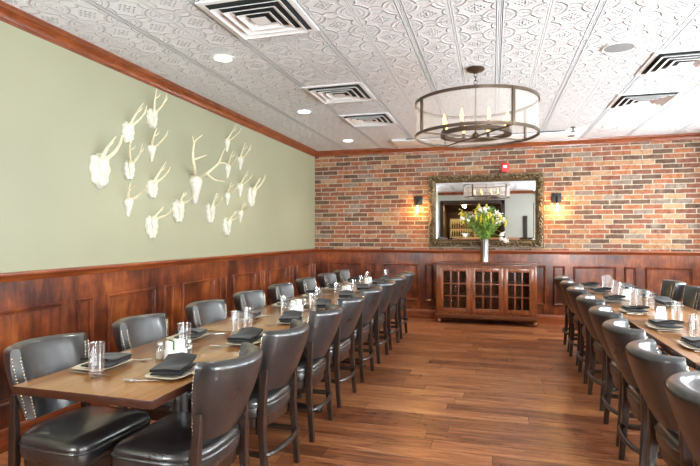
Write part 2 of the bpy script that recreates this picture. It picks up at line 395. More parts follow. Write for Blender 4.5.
# window wall on the right: piers, sill wall and header round three windows
WIN = [(0.35, 2.15), (2.95, 4.75), (5.45, 7.75)]; WZ0, WZ1 = 1.0, 2.42
bm = BM()
box(bm, RX, RX+.18, FY, WY+.15, 0, WZ0); box(bm, RX, RX+.18, FY, WY+.15, WZ1, CZ)
ys = [FY]+[y for w in WIN for y in w]+[WY+.15]
for a, b in zip(ys[::2], ys[1::2]): box(bm, RX, RX+.18, a, b, WZ0, WZ1)
struct('wall_right', bm, 'sage_paint', smooth=False)
for i, (a, b) in enumerate(WIN):
    bm = BM()
    for q in ((a, a+.05), (b-.05, b), ((a+b)/2-.02, (a+b)/2+.02)): box(bm, RX+.05, RX+.11, q[0], q[1], WZ0, WZ1, .004)
    for q in ((WZ0, WZ0+.05), (WZ1-.05, WZ1), (1.95, 1.985)): box(bm, RX+.05, RX+.11, a, b, q[0], q[1], .004)
    w = struct('window_%d' % (i+1), bm, 'espresso_wood')
    bm = BM(); box(bm, RX+.076, RX+.082, a+.04, b-.04, WZ0+.04, WZ1-.04); struct('window_glass', bm, 'window_glass', w, smooth=False)
    bm = BM(); box(bm, RX-.05, RX+.05, a-.05, b+.05, WZ0-.04, WZ0, .006); struct('window_sill', bm, 'espresso_wood', w)
bm = BM(); box(bm, RX+.2, RX+6, -6, 13, -.16, -.06); box(bm, 1.35, RX+.2, -6, FY-.2, -.16, -.06); box(bm, -6, -2.04, -6, FY-.2, -.16, -.06); struct('ground_outside', bm, 'outside_paving', smooth=False)
# front wall with the wide opening to the bar
OX0, OX1, OZ = -1.72, 0.36, 2.5
bm = BM(); box(bm, WX, -2.85, FY-.15, FY, 0, CZ); box(bm, -2.05, OX0, FY-.15, FY, 0, CZ); box(bm, -2.85, -2.05, FY-.15, FY, 0, WZ0); box(bm, -2.85, -2.05, FY-.15, FY, WZ1, CZ); box(bm, OX1, 1.6, FY-.15, FY, 0, CZ); box(bm, 2.9, RX, FY-.15, FY, 0, CZ); box(bm, 1.6, 2.9, FY-.15, FY, 0, WZ0); box(bm, 1.6, 2.9, FY-.15, FY, WZ1, CZ); box(bm, OX0, OX1, FY-.15, FY, OZ, CZ)
struct('wall_front', bm, 'pale_wall_paint', smooth=False)
bm = BM()
for q in ((1.6, 1.65), (2.85, 2.9), (2.23, 2.27)): box(bm, q[0], q[1], FY-.11, FY-.05, WZ0, WZ1, .004)
for q in ((WZ0, WZ0+.05), (WZ1-.05, WZ1), (1.95, 1.985)): box(bm, 1.6, 2.9, FY-.11, FY-.05, q[0], q[1], .004)
w = struct('window_4', bm, 'espresso_wood')  # unseen window, added to let front light onto the brick wall
bm = BM(); box(bm, 1.64, 2.86, FY-.083, FY-.077, WZ0+.04, WZ1-.04); struct('window_glass', bm, 'window_glass', w, smooth=False)
bm = BM()
for q in ((-2.85, -2.80), (-2.10, -2.05)): box(bm, q[0], q[1], FY-.11, FY-.05, WZ0, WZ1, .004)
for q in ((WZ0, WZ0+.05), (WZ1-.05, WZ1), (1.95, 1.985)): box(bm, -2.85, -2.05, FY-.11, FY-.05, q[0], q[1], .004)
w = struct('window_5', bm, 'espresso_wood')  # unseen window, added to bring light to the left ceiling
bm = BM(); box(bm, -2.81, -2.09, FY-.083, FY-.077, WZ0+.04, WZ1-.04); struct('window_glass', bm, 'window_glass', w, smooth=False)
# bar room beyond
bm = BM(); box(bm, -2.04, -1.90, -6.15, FY-.15, 0, CZ); struct('wall_bar_left', bm, 'dark_wall_paint', smooth=False)
bm = BM(); box(bm, 1.2, 1.35, -6.15, FY-.15, 0, CZ); struct('wall_bar_right', bm, 'dark_wall_paint', smooth=False)
bm = BM(); box(bm, -2.04, 1.35, -6.3, -6.15, 0, CZ); struct('wall_bar_back', bm, 'dark_wall_paint', smooth=False)

# crown moulding, swept along the walls
CP = [(x*.8, z*.8) for x, z in [(0, -.115), (.008, -.113), (.010, -.100), (.022, -.094), (.030, -.070), (.046, -.048), (.066, -.034), (.078, -.030), (.080, -.018), (.092, -.014), (.094, 0)]]
def crown(name, a, b, nrm, mat='crown_wood', m0=0, m1=0):
    """from a to b; the profile stands out from the wall along nrm; m0/m1 shorten the run by the profile's depth (mitres)"""
    a, b, nrm = Vector(a), Vector(b), Vector(nrm); d = (b-a).normalized(); bm = BM()
    pr = [(0, 0)]+CP[::1]
    r0 = [a+d*(m0*x)+nrm*x+Vector((0, 0, z)) for x, z in CP]+[a]
    r1 = [b-d*(m1*x)+nrm*x+Vector((0, 0, z)) for x, z in CP]+[b]
    loft(bm, [r0, r1]); return struct(name, bm, mat)
crown('trim_1', (WX, FY, CZ), (WX, WY, CZ), (1, 0, 0), m0=1, m1=1)
crown('trim_2', (WX, WY, CZ), (RX, WY, CZ), (0, -1, 0), m0=1, m1=1)
crown('trim_3', (RX, WY, CZ), (RX, FY, CZ), (-1, 0, 0), m0=1, m1=1)
crown('trim_4', (RX, FY, CZ), (WX, FY, CZ), (0, 1, 0), m0=1, m1=1)

# wainscot: board, rail, base and moulded panels, made in a wall frame (u along, w out, z up)
def wain(name, org, du, dw, length, panels, mat, railmat, base_name):
    org, du, dw = Vector(org), Vector(du), Vector(dw)
    P = lambda u, w, z: org+du*u+dw*w+Vector((0, 0, z))
    def slab(bm, u0, u1, w0, w1, z0, z1, bev=0):
        b2 = bmesh.new(); box(b2, u0, u1, w0, w1, z0, z1, bev)
        for v in b2.verts: v.co = P(*v.co)
        me = bpy.data.meshes.new('t'); b2.to_mesh(me); b2.free(); bm.from_mesh(me); bpy.data.meshes.remove(me)
    bm = BM(); slab(bm, 0, length, 0, .022, 0, RAIL-.06)
    Z0, Z1 = .285, .885
    prof = [(0, 0), (.003, .016), (.012, .026), (.018, .020), (.022, .012), (.032, .011), (.038, -.006)]
    for u0, u1 in panels:
        rings = []
        for q, h in prof:
            rings.append([P(u0+q, .022+h, Z0+q), P(u1-q, .022+h, Z0+q), P(u1-q, .022+h, Z1-q), P(u0+q, .022+h, Z1-q)])
        loft(bm, rings, True, False, False)
    o = struct(name, bm, mat)
    bm = BM()                                                      # cap rail
    pr = [(.0, RAIL-.062), (.026, RAIL-.062), (.030, RAIL-.050), (.036, RAIL-.034), (.052, RAIL-.024), (.056, RAIL-.012), (.052, RAIL), (0, RAIL)]
    loft(bm, [[P(0, w, z) for w, z in pr], [P(length, w, z) for w, z in pr]])
    struct('wainscot_rail', bm, railmat, o)
    bm = BM(); pr = [(0, 0), (.042, 0), (.042, .105), (.038, .125), (.030, .135), (.022, .14), (0, .14)]
    loft(bm, [[P(0, w, z) for w, z in pr], [P(length, w, z) for w, z in pr]])
    struct(base_name, bm, railmat)
L = WY-FY
pl = []
y = 7.272-0.9955*9
while y < WY-.2:
    for a, b in ((y, y+.585), (y+.70, y+.85)):
        if a-FY > .05 and b < WY-.05: pl.append((a-FY, b-FY))
    y += .9955
wain('trim_5', (WX, FY, 0), (0, 1, 0), (1, 0, 0), L, pl, 'mahogany', 'mahogany_lengthwise', 'baseboard_left')
bp = [(-2.729, -2.134), (-2.029, -1.891), (-1.762, -1.187), (-1.069, -.939), (-.82, -.25), (-.1, .5), (.61, .777), (.882, 1.049), (1.164, 1.75), (1.856, 2.014), (2.132, 2.725)]
wain('trim_6', (WX, WY, 0), (1, 0, 0), (0, -1, 0), RX-WX, [(a-WX, b-WX) for a, b in bp], 'mahogany', 'mahogany_crosswise', 'baseboard_back')
bm = BM(); box(bm, RX-.022, RX, FY, WY-.06, 0, .94); struct('trim_7', bm, 'mahogany', smooth=False)
# dark trim round the opening
bm = BM()
box(bm, OX0-.02, OX0+.10, FY-.17, FY+.02, 0, OZ, .005); box(bm, OX1-.10, OX1+.02, FY-.17, FY+.02, 0, OZ, .005); box(bm, OX0-.02, OX1+.02, FY-.17, FY+.02, OZ-.12, OZ+.02, .005)
struct('trim_8', bm, 'bar_wood')

# ------------------------------------------------------------------ chair
def chair_proto(label, group):
    t = thing('dining_chair', label, 'chair', group=group)
    # seat cushion: squarish front, rounder back
    def outline(k, z, n=40):
        out = []
        for i in range(n):
            a = 2*PI*i/n; c, s = math.cos(a), math.sin(a)
            e = 2/7.5 if s > 0 else 2/3.2
            x = .230*math.copysign(abs(c)**e, c); y = (.213 if s > 0 else .215)*math.copysign(abs(s)**e, s)
            out.append((x*k, y*k+.012, z))
        return out
    bm = BM(); loft(bm, [outline(k, z) for k, z in ((.95, .388), (.985, .394), (1.0, .41), (1.0, .436), (.985, .446), (.985, .452), (.99, .462), (.965, .478), (.88, .492), (.66, .502), (.35, .506), (.05, .507))])
    seat = obj('seat', bm, 'black_leather', t)
    bm = BM(); o = outline(.997, .449); tube_pts = o+[o[0]]
    rings = []
    for i, p in enumerate(o):
        p = Vector(p); q = Vector(o[(i+1) % len(o)]); m = Vector(o[i-1]); d = (q-m).normalized(); nn = Vector((d.y, -d.x, 0))
        rings.append([p+nn*(.0055*math.cos(k*PI/3))+Vector((0, 0, .0055*math.sin(k*PI/3))) for k in range(6)])
    rings.append(rings[0]); loft(bm, rings, True, False, False); bmesh.ops.remove_doubles(bm, verts=bm.verts[:], dist=1e-6)
    obj('piping', bm, 'black_leather', seat)
    bm = BM(); loft(bm, [outline(.93, .335), outline(.935, .34), outline(.935, .389)]); obj('seat_frame', bm, 'espresso_wood', t)
    # barrel back shell
    zb, zt = .520, .852
    def hw(z):
        s = max(0, min(1, (z-zb)/(.80-zb))); s = s*s*(3-2*s)*.45+s*.55
        return .144+(.190-.144)*s
    def yb(z): s = (z-zb)/(zt-zb); return -.190-.116*s**1.1
    def D(z): s = (z-zb)/(zt-zb); return .048+.074*s
    TH = .045
    def surf(tt, z, off):
        th = tt*R(74); w = hw(z)
        x = w*math.sin(th)/math.sin(R(74)); yy = yb(z)+D(z)*(1-math.cos(th))/(1-math.cos(R(74)))
        nx, ny = math.sin(th)*.95, -math.cos(th)*1.0-.12; l = math.hypot(nx, ny)
        return Vector((x+nx/l*off, yy+ny/l*off, z))
    NT_ = 22; rings = []
    for i in range(NT_+1):
        tt = -1+2*i/NT_; top = zt+.002*tt*tt; bot = zb+.012*tt*tt
        ring = []
        e = 1.0-.12*abs(tt)**8
        for k in range(11): ring.append(surf(tt, bot+(top-.02-.016*(1-tt*tt)-bot)*k/10, TH/2*e+(.010+.022*(k/10)**.6)*(1-tt*tt)**.8+.012*math.sin(PI*k/10)))
        bul = .032*(1-tt*tt)**.8; hh = TH/2*e+bul/2
        for k in range(1, 8):
            a = PI*k/8; ring.append(surf(tt, top-.02+.022*math.sin(a)**.7-.016*(1-tt*tt)*max(0, math.cos(a)), bul/2+hh*math.cos(a)))
        for k in range(10, -1, -1): ring.append(surf(tt, bot+(top-.02-bot)*k/10, -TH/2*e-.006*math.sin(PI*k/10)*(1-tt*tt)))
        rings.append(ring)
    bm = BM(); loft(bm, rings); back = obj('backrest', bm, 'black_leather', t)
    for sgn in (-1, 1):
        bm = BM()
        for row in (-.0165, .0165):
            for k in range(19):
                z = zb+.02+(zt-.04-zb-.02)*k/18
                p = surf(sgn, z, row); tip = surf(sgn*1.0, z, row); d = surf(sgn*1.0, z, row)-surf(sgn*.97, z, row); d.normalize()
                ball(bm, p+d*.0015, .0048, u=6, v=5)
        obj('nailhead_trim', bm, 'nail_brass', back)
    for sx in (-1, 1):                                            # rear legs run up beside the shell
        bm = BM()
        def sq(c, w, d): return [Vector(c)+Vector((x, y, 0)) for x, y in ((-w/2, -d/2+.004), (-w/2+.004, -d/2), (w/2-.004, -d/2), (w/2, -d/2+.004), (w/2, d/2-.004), (w/2-.004, d/2), (-w/2+.004, d/2), (-w/2, d/2-.004))]
        loft(bm, [sq((sx*.200, -.205, 0), .030, .032), sq((sx*.199, -.190, .2), .032, .036), sq((sx*.196, -.178, .38), .034, .042), sq((sx*.192, -.184, .52), .030, .040), sq((sx*.190, -.192, .62), .020, .034), sq((sx*.190, -.194, .65), .012, .028)])
        obj('leg', bm, 'espresso_wood', t)
        bm = BM(); bar(bm, (sx*.182, .19, 0), (sx*.176, .172, .37), .030, .042); obj('leg', bm, 'espresso_wood', t)
        bm = BM(); tube(bm, [(sx*.199, -.188, .20), (sx*.180, .182, .20)], .013, 8, 1.3); obj('stretcher', bm, 'espresso_wood', t)
    bm = BM(); pts = [(.199*math.sin(a), -.19-.05*math.cos(a)+.0, .205) for a in [R(-88+176*i/12) for i in range(13)]]
    tube(bm, pts, .016, 8, .9); obj('stretcher', bm, 'espresso_wood', t, )
    return t
ORD = ['nearest the camera', 'second from the camera', 'third from the camera', 'fourth from the camera', 'fifth from the camera', 'sixth from the camera', 'seventh from the camera', 'farthest from the camera']
ORD_S = ['first', 'second', 'third', 'fourth', 'fifth', 'sixth', 'seventh', 'eighth']
chair0 = None
def put_chair(x, y, rz, label, group):
    global chair0
    rz += R(random.uniform(-2.5, 2.5))
    if chair0 is None:
        chair0 = chair_proto(label, group); chair0.location = (x, y, 0); chair0.rotation_euler = (0, 0, rz); return chair0
    return dup(chair0, (x, y, 0), rz, label, group)
G_A, G_W, G_R, G_F = 'aisle chairs of the left table row', 'wall chairs of the left table row', 'aisle chairs of the right table row', 'far-side chairs of the right table row'
LA = [1.93, 2.60, 3.29, 3.97, 4.66, 5.36, 6.02, 6.68]
LAX = [-1.31, -1.34, -1.35, -1.36, -1.36, -1.36, -1.36, -1.36]
for i, (y, x) in enumerate(zip(LA, LAX)):
    put_chair(x, y, PI/2, 'black leather barrel chair on the aisle side of left table row, %s' % ORD[i], G_A)
LW = [1.90, 2.57, 3.29, 3.98, 4.68, 5.40, 6.14, 6.80]
for i, y in enumerate(LW):
    put_chair(-1.84, y, -PI/2, 'black leather barrel chair between left table row and panelled wall, %s' % ORD[i], G_W)
RA = [1.95, 2.55, 3.17, 3.77, 4.46, 5.18, 5.86, 6.48]
RAXX = [.925, .935, .955, .985, 1.005, 1.025, 1.045, 1.055]
for i, (y, x) in enumerate(zip(RA, RAXX)):
    put_chair(x, y, -PI/2, 'black leather barrel chair on the aisle side of right table row, %s' % ORD[i], G_R)
RF = [4.93, 5.55, 6.22]
for i, y in enumerate(RF):
    put_chair(1.66, y, PI/2, 'black leather chair across the right table row, %s' % ['cut by the right edge of the photo', 'middle of the three visible there', 'closest to the brick wall'][i], G_F)

# ------------------------------------------------------------------ tables
TW = .675
def table_proto(label, group, ln):
    t = thing('dining_table', label, 'table', group=group)
    bm = BM(); box(bm, -TW/2, TW/2, -ln/2, ln/2, TZ-.034, TZ, .003)
    top = obj('tabletop', bm, 'tabletop_wood', t, mats=['tabletop_wood', 'table_edge_wood'])
    for p in top.data.polygons:
        if abs(p.normal.z) < .5: p.material_index = 1
    for py in (0,):
        bm = BM(); lathe(bm, [(.038, .04), (.038, .70)], 24, (0, py, 0)); obj('pedestal_column', bm, 'pedestal_steel', t)
        bm = BM()
        for k in range(2):
            a = k*PI/2; dx, dy = math.cos(a), math.sin(a); Lr = .27 if k == 0 else .26
            tube(bm, [(-dx*Lr, py-dy*Lr, .022), (-dx*.12, py-dy*.12, .036), (0, py, .044), (dx*.12, py+dy*.12, .036), (dx*Lr, py+dy*Lr, .022)], [.022, .026, .034, .026, .022], 10, .62)
            for sg in (-1, 1): lathe(bm, [(.024, 0.0), (.030, .006), (.030, .018), (.022, .034)], 14, (sg*dx*Lr, py+sg*dy*Lr, 0))
        obj('pedestal_base', bm, 'black_iron', t)
        bm = BM(); box(bm, -.2, .2, py-.03, py+.03, .690, TZ-.034, .004); obj('top_bracket', bm, 'black_iron', t)
    return t
TLN = 1.262
tabs = {}
def tables(xc, y0, side, n, gap, shift):
    for k in range(n):
        lab = 'dark-edged brown wooden table in the %s row, %s' % (side, ['nearest the camera', 'second from the camera', 'third from the camera', 'farthest, by the brick wall'][k])
        loc = (xc, y0+k*(TLN+gap)+TLN/2, 0); g = 'dining tables pushed together'
        if not tabs: t = tabs['p'] = table_proto(lab, g, TLN); t.location = loc
        else: t = dup(tabs['p'], loc, 0, lab, g)
        for c in t.children:
            if not c.name.startswith('tabletop'): c.location.y = shift[k]
TLX, TRX = -1.560, 1.278
tables(TLX, 1.590, 'left', 4, .014, (.035, .135, .22, .28)); tables(TRX, 1.522, 'right', 4, .012, (.1, .04, .12, .19))

# ------------------------------------------------------------------ place settings
protos = {}
def place(kind, maker, loc, rz, label, cat, group):
    if kind not in protos:
        o = protos[kind] = maker(); o.location = loc; o.rotation_euler = (0, 0, rz); tag(o, label, cat, group); return o
    return dup(protos[kind], loc, rz, label, group)
def mk_plate():
    def sq(h, z, n=28):
        return [(h*math.copysign(abs(math.cos(a))**.42, math.cos(a))*1.12, h*math.copysign(abs(math.sin(a))**.42, math.sin(a))*.86, z) for a in [2*PI*i/n for i in range(n)]]
    bm = BM(); loft(bm, [sq(.066, 0), sq(.070, .002), sq(.104, .013), sq(.108, .0155), sq(.105, .0168), sq(.074, .0085), sq(.02, .007)])
    return obj('side_plate', bm, 'cream_ceramic')
def mk_napkin():
    t = bpy.data.objects.new('folded_napkin', None); COL.objects.link(t)
    def layer(z0, z1, sx, sy, sh, lift, nm):
        bm = BM(); n = 10; rows = []
        for up in (0, 1):
            g = []
            for i in range(n+1):
                r = []
                for j in range(7):
                    u, v = i/n-.5, j/6-.5
                    x = u*sx+sh[0]; y = v*sy+sh[1]
                    z = (z1 if up else z0)+lift*max(0, u+.1)**1.6*(1.2-abs(v))+.0018*math.sin(9*u+5*v)
                    rim = max(abs(u), abs(v))
                    if rim > .46: z += (-.002 if up else .002)
                    r.append(bm.verts.new((x, y, z)))
                g.append(r)
            rows.append(g)
        for up in (0, 1):
            for i in range(n):
                for j in range(6): bm.faces.new((rows[up][i][j], rows[up][i+1][j], rows[up][i+1][j+1], rows[up][i][j+1]))
        edge = [(i, 0) for i in range(n)]+[(n, j) for j in range(6)]+[(i, 6) for i in range(n, 0, -1)]+[(0, j) for j in range(6, 0, -1)]
        for a, b in zip(edge, edge[1:]+edge[:1]):
            bm.faces.new((rows[0][a[0]][a[1]], rows[0][b[0]][b[1]], rows[1][b[0]][b[1]], rows[1][a[0]][a[1]]))
        return obj(nm, bm, 'black_linen', t)
    layer(.0, .010, .185, .135, (0, 0), .0, 'lower_fold'); layer(.0110, .027, .190, .135, (.006, .004), .06, 'upper_fold')
    return t
def mk_fork():
    bm = BM()
    tube(bm, [(0, -.10, .006), (0, -.05, .007), (0, .02, .005), (0, .05, .004)], [.0075, .0055, .003, .005], 8, .4)
    for k in range(4):
        x = (k-1.5)*.006; tube(bm, [(x*.6, .045, .005), (x, .065, .007), (x, .10, .009)], [.0028, .002, .0012], 6, .7)
    box(bm, -.0115, .0115, .05, .066, .0045, .0065, .001)
    return obj('fork', bm, 'brushed_steel')
def mk_knife():
    bm = BM()
    tube(bm, [(0, -.11, .006), (0, -.06, .0065), (0, -.005, .005)], [.0075, .0065, .005], 8, .5)
    loft(bm, [[(-.006, -.01, .004), (.006, -.01, .004), (.006, -.01, .0055), (-.006, -.01, .0055)], [(-.009, .04, .0035), (.007, .04, .004), (.007, .04, .0055), (-.009, .04, .0045)], [(-.002, .11, .0035), (.004, .11, .004), (.004, .11, .005), (-.002, .11, .0045)]])
    return obj('butter_knife', bm, 'brushed_steel')
def setting(x, y, face, where, row):
    """face = +1: diner looks along +x ; -1: along -x"""
    rz = -PI/2 if face > 0 else PI/2
    j = lambda a: random.uniform(-a, a)
    px, py = x+j(.012), y+j(.015)
    z = TZ+.0005
    place('plate', mk_plate, (px, py, z), rz+R(j(4)), 'cream side plate under black napkin, %s' % where, 'plate', 'plates of '+row)
    place('napkin', mk_napkin, (px+face*.012, py+.008, z+.0170), rz+R(10+j(9)), 'black folded napkin on plate, %s' % where, 'napkin', 'napkins of '+row)
    f = (px+face*.01, py+.135*face+j(.008), z)
    place('fork', mk_fork, (px+face*.05, py+.128*face, z), rz+R(14+j(6)), 'steel fork left of plate, %s' % where, 'fork', 'forks of '+row)
    place('knife', mk_knife, (px+face*.04, py-.128*face, z), rz+R(j(5)), 'steel knife right of plate, %s' % where, 'knife', 'knives of '+row)
SW = lambda s, i: '%s seat from camera, %s' % (ORD_S[i], s)
for i in range(8):
    setting(TLX+.198, min(LA[i], 6.5), -1, SW('aisle side of left row', i), 'the left row, aisle side')
    setting(TLX-.19, min(LW[i], 6.46)+.05, 1, SW('wall side of left row', i), 'the left row, wall side')
    setting(TRX-.195, RA[i], 1, SW('aisle side of right row', i), 'the right row, aisle side')
for i, y in enumerate([4.95, 5.57, 6.24]):
    setting(TRX+.19, y, -1, '%s visible seat on far side of right row' % ['nearest', 'middle', 'farthest'][i], 'the right row, far side')

# ------------------------------------------------------------------ glasses and table centres
def mk_tumbler():
    bm = BM(); lathe(bm, [(.0, 0), (.026, .0), (.0285, .003), (.0295, .02), (.0345, .145), (.0348, .1475), (.0338, .1475), (.0325, .14), (.0280, .022), (.024, .016), (0, .015)], 28)
    return obj('water_glass', bm, 'tumbler_glass')
def mk_shaker(fill):
    t = bpy.data.objects.new('salt_shaker' if fill == 'salt_grains' else 'pepper_shaker', None); COL.objects.link(t)
    bm = BM(); lathe(bm, [(0, 0), (.021, 0), (.024, .004), (.026, .03), (.022, .055), (.0165, .068), (.0155, .068), (.020, .054), (.0235, .03), (.0215, .007), (0, .006)], 20); obj('body', bm, 'shaker_glass', t)
    bm = BM(); lathe(bm, [(0, .0065), (.021, .008), (.0228, .03), (.0205, .045), (0, .046)], 16); obj('filling', bm, fill, t)
    bm = BM(); lathe(bm, [(.0175, .066), (.0185, .068), (.0185, .080), (.013, .089), (0, .091)], 20); obj('cap', bm, 'brushed_steel', t)
    return t
def mk_caddy():
    t = bpy.data.objects.new('sugar_caddy', None); COL.objects.link(t)
    bm = BM()
    for q in ((-.048, -.044, -.032, .032), (.044, .048, -.032, .032), (-.048, .048, -.034, -.030), (-.048, .048, .030, .034), (-.048, .048, -.034, .034)):
        box(bm, q[0], q[1], q[2], q[3], 0, .004 if q[1]-q[0] > .09 and q[3]-q[2] > .06 else .052, .001)
    obj('holder', bm, 'white_ceramic', t)
    for k in range(9):
        bm = BM(); x = -.036+k*.009; box(bm, x-.003, x+.003, -.026, .026, .006, .088+.004*(k % 3), .0008)
        obj('sugar_packet', bm, 'green_packet' if k in (2,) else 'paper_packet', t)
    return t
def glass(px, py, where, grp='water glasses on the tables', z=TZ):
    p = onz(px, py, z); place('tumbler', mk_tumbler, (p.x, p.y, z+.0005), 0, where, 'glass', grp)
GL = [(96.5, 377, 'clear water glass on left table row, nearest the camera, before the first wall chair'),
 (184.5, 351, 'clear water glass just behind the white sugar caddy on the nearest left table'),
 (236.5, 335.5, 'clear water glass at second left table, nearer of the pair there'),
 (248, 331, 'clear water glass at second left table, farther of the pair there'),
 (284.5, 316, 'clear water glass left of the second white sugar caddy, left row'),
 (313, 312, 'clear water glass right of second sugar caddy, nearer of two, left row'),
 (318.5, 303.5, 'clear water glass right of second sugar caddy, farther of two, left row'),
 (337, 297, 'clear water glass left of third sugar caddy, left row'),
 (354.5, 293.5, 'clear water glass right of third sugar caddy, left row'),
 (362, 288.5, 'clear water glass behind third sugar caddy, left row'),
 (367.8, 283.5, 'clear water glass beside fourth sugar caddy, left row'),
 (386.2, 280.5, 'clear water glass at far end of left row, nearest the cabinet'),
 (605, 290, 'clear water glass at far left of the right row'),
 (609.2, 288, 'clear water glass at far end of right row, second from left'),
 (614.5, 294.5, 'clear water glass at far right table, third from left'),
 (621, 297.5, 'clear water glass at far right table, fourth from left'),
 (632.5, 304.5, 'clear water glass on right row, left one of the middle pair'),
 (638.5, 307, 'clear water glass on right row, right one of the middle pair'),
 (650, 309.5, 'clear water glass just left of the nearer sugar caddy, right row'),
 (677, 323, 'clear water glass right of the nearer sugar caddy, right row'),
 (695.5, 340, 'clear water glass at right edge of the photo, right row')]
for g in GL: glass(*g)
def center(kind, mk, px, py, rz, label, cat, grp):
    p = onz(px, py, TZ); place(kind, mk, (p.x, p.y, TZ+.0005), rz, label, cat, grp)
center('salt', lambda: mk_shaker('salt_grains'), 160.5, 359.5, 0, 'glass salt shaker left of the sugar caddy on nearest left table', 'salt shaker', 'salt shakers')
center('caddy', mk_caddy, 175, 359, R(60), 'white sugar caddy with packets on the nearest left table', 'caddy', 'sugar caddies')
center('pepper', lambda: mk_shaker('pepper_grains'), 188, 356.5, 0, 'pepper shaker right of the sugar caddy on nearest left table', 'pepper shaker', 'pepper shakers')
center('caddy', mk_caddy, 296, 311.5, R(60), 'white sugar caddy on second left table with a green packet', 'caddy', 'sugar caddies')
center('caddy', mk_caddy, 346.5, 294.5, R(60), 'white sugar caddy on third left table', 'caddy', 'sugar caddies')
center('caddy', mk_caddy, 368, 285, R(60), 'white sugar caddy on the far left table near brick wall', 'caddy', 'sugar caddies')
center('caddy', mk_caddy, 661, 320.5, R(70), 'white sugar caddy on right table row, nearer the camera', 'caddy', 'sugar caddies')
center('caddy', mk_caddy, 626.5, 299.5, R(70), 'white sugar caddy on far right table', 'caddy', 'sugar caddies')
center('salt', None, 290.5, 314.5, 0, 'salt shaker left of the sugar caddy on second left table', 'salt shaker', 'salt shakers')
center('pepper', None, 304, 309, 0, 'pepper shaker right of the sugar caddy on second left table', 'pepper shaker', 'pepper shakers')

# ------------------------------------------------------------------ display cabinet on the brick wall
def cabinet():
    X0, X1, Y0, Y1 = -.845, .62, 7.81, 8.13
    cx = (X0+X1)/2; t = thing('display_cabinet', 'red-brown wooden cabinet with three glazed doors below the mirror', 'cabinet', (cx, (Y0+Y1)/2, 0))
    hw_, hd = (X1-X0)/2, (Y1-Y0)/2
    bm = BM()
    box(bm, -hw_, -hw_+.03, -hd, hd, .13, .90); box(bm, hw_-.03, hw_, -hd, hd, .13, .90); box(bm, -hw_, hw_, hd-.015, hd, .13, .90)
    box(bm, -hw_, hw_, -hd, hd, .13, .17); box(bm, -hw_, hw_, -hd, hd, .86, .90)
    dx = [(-.815+.017, -.330), (-.322, .145), (.153, .592-.017)]
    for s in (-.326-cx, .149-cx): box(bm, s-.014, s+.014, -hd+.001, hd-.02, .17, .86)
    box(bm, -hw_, -hw_+.05, -hd-.001, -hd+.03, .13, .9, .003); box(bm, hw_-.05, hw_, -hd-.001, -hd+.03, .13, .9, .003)
    obj('body', bm, 'cherry_cabinet', t)
    bm = BM()
    for z in (.40, .62): box(bm, -hw_+.03, hw_-.03, -hd+.05, hd-.015, z, z+.018)
    obj('shelf', bm, 'cherry_cabinet_top', t)
    bm = BM(); box(bm, -hw_-.055, hw_+.055, -hd-.05, hd+.03, .918, .942, .008, 3); box(bm, -hw_-.03, hw_+.03, -hd-.028, hd, .895, .918, .006); obj('top', bm, 'cherry_cabinet_top', t)
    bm = BM(); box(bm, -hw_-.022, hw_+.022, -hd-.022, hd, .085, .14, .008, 3); obj('base_moulding', bm, 'cherry_cabinet_top', t)
    for sx in (-1, 1):
        for sy in (-1, 1):
            bm = BM(); lathe(bm, [(.022, 0), (.034, .010), (.042, .032), (.038, .055), (.026, .068), (.040, .078), (.042, .087)], 20, (sx*(hw_-.03), sy*(hd-.035), 0)); obj('foot', bm, 'cherry_cabinet', t)
    for k, (a, b) in enumerate(dx):
        a -= cx; b -= cx; z0, z1 = .175, .855; yf = -hd-.018; sw = .062
        bm = BM()
        for q in ((a, a+sw, z0, z1), (b-sw, b, z0, z1), (a+sw, b-sw, z0, z0+.065), (a+sw, b-sw, z1-.055, z1)): box(bm, q[0], q[1], yf, -hd-.0015, q[2], q[3], .003)
        d = obj('door', bm, 'cherry_cabinet', t)
        bm = BM(); ga, gb, gz0, gz1 = a+sw, b-sw, z0+.065, z1-.055
        for i in (1, 2):
            xx = ga+(gb-ga)*i/3; box(bm, xx-.009, xx+.009, yf+.001, -hd-.004, gz0, gz1, .003)
            zz = gz0+(gz1-gz0)*i/3; box(bm, ga, gb, yf+.0015, -hd-.0045, zz-.009, zz+.009, .003)
        obj('muntins', bm, 'cherry_cabinet', d)
        bm = BM(); box(bm, ga-.004, gb+.004, -hd-.0085, -hd-.0065, gz0-.004, gz1+.004); obj('glass_pane', bm, 'cabinet_glass', d, smooth=False)
        bm = BM(); kx = (b-sw/2) if k != 1 else a+sw/2
        rings = [[(kx+r*math.cos(2*PI*i/12), yf-yy, .53+r*math.sin(2*PI*i/12)) for i in range(12)] for r, yy in ((.006, -.001), (.006, .010), (.013, .016), (.013, .024), (.006, .029))]
        loft(bm, rings); obj('knob', bm, 'bronze_metal', d)
    # glassware stored inside
    for k, (x, z) in enumerate([(-.70, .17), (-.62, .17), (-.56, .418), (-.68, .638), (-.20, .638), (-.13, .638), (-.05, .418), (.30, .638), (.42, .638), (.36, .17), (-.22, .17)]):
        if 'tumbler' in protos:
            dup(protos['tumbler'], (x, 7.98, z+.0005), 0, 'clear glass stored on a shelf inside the glazed cabinet', 'glasses inside the cabinet')
cabinet()

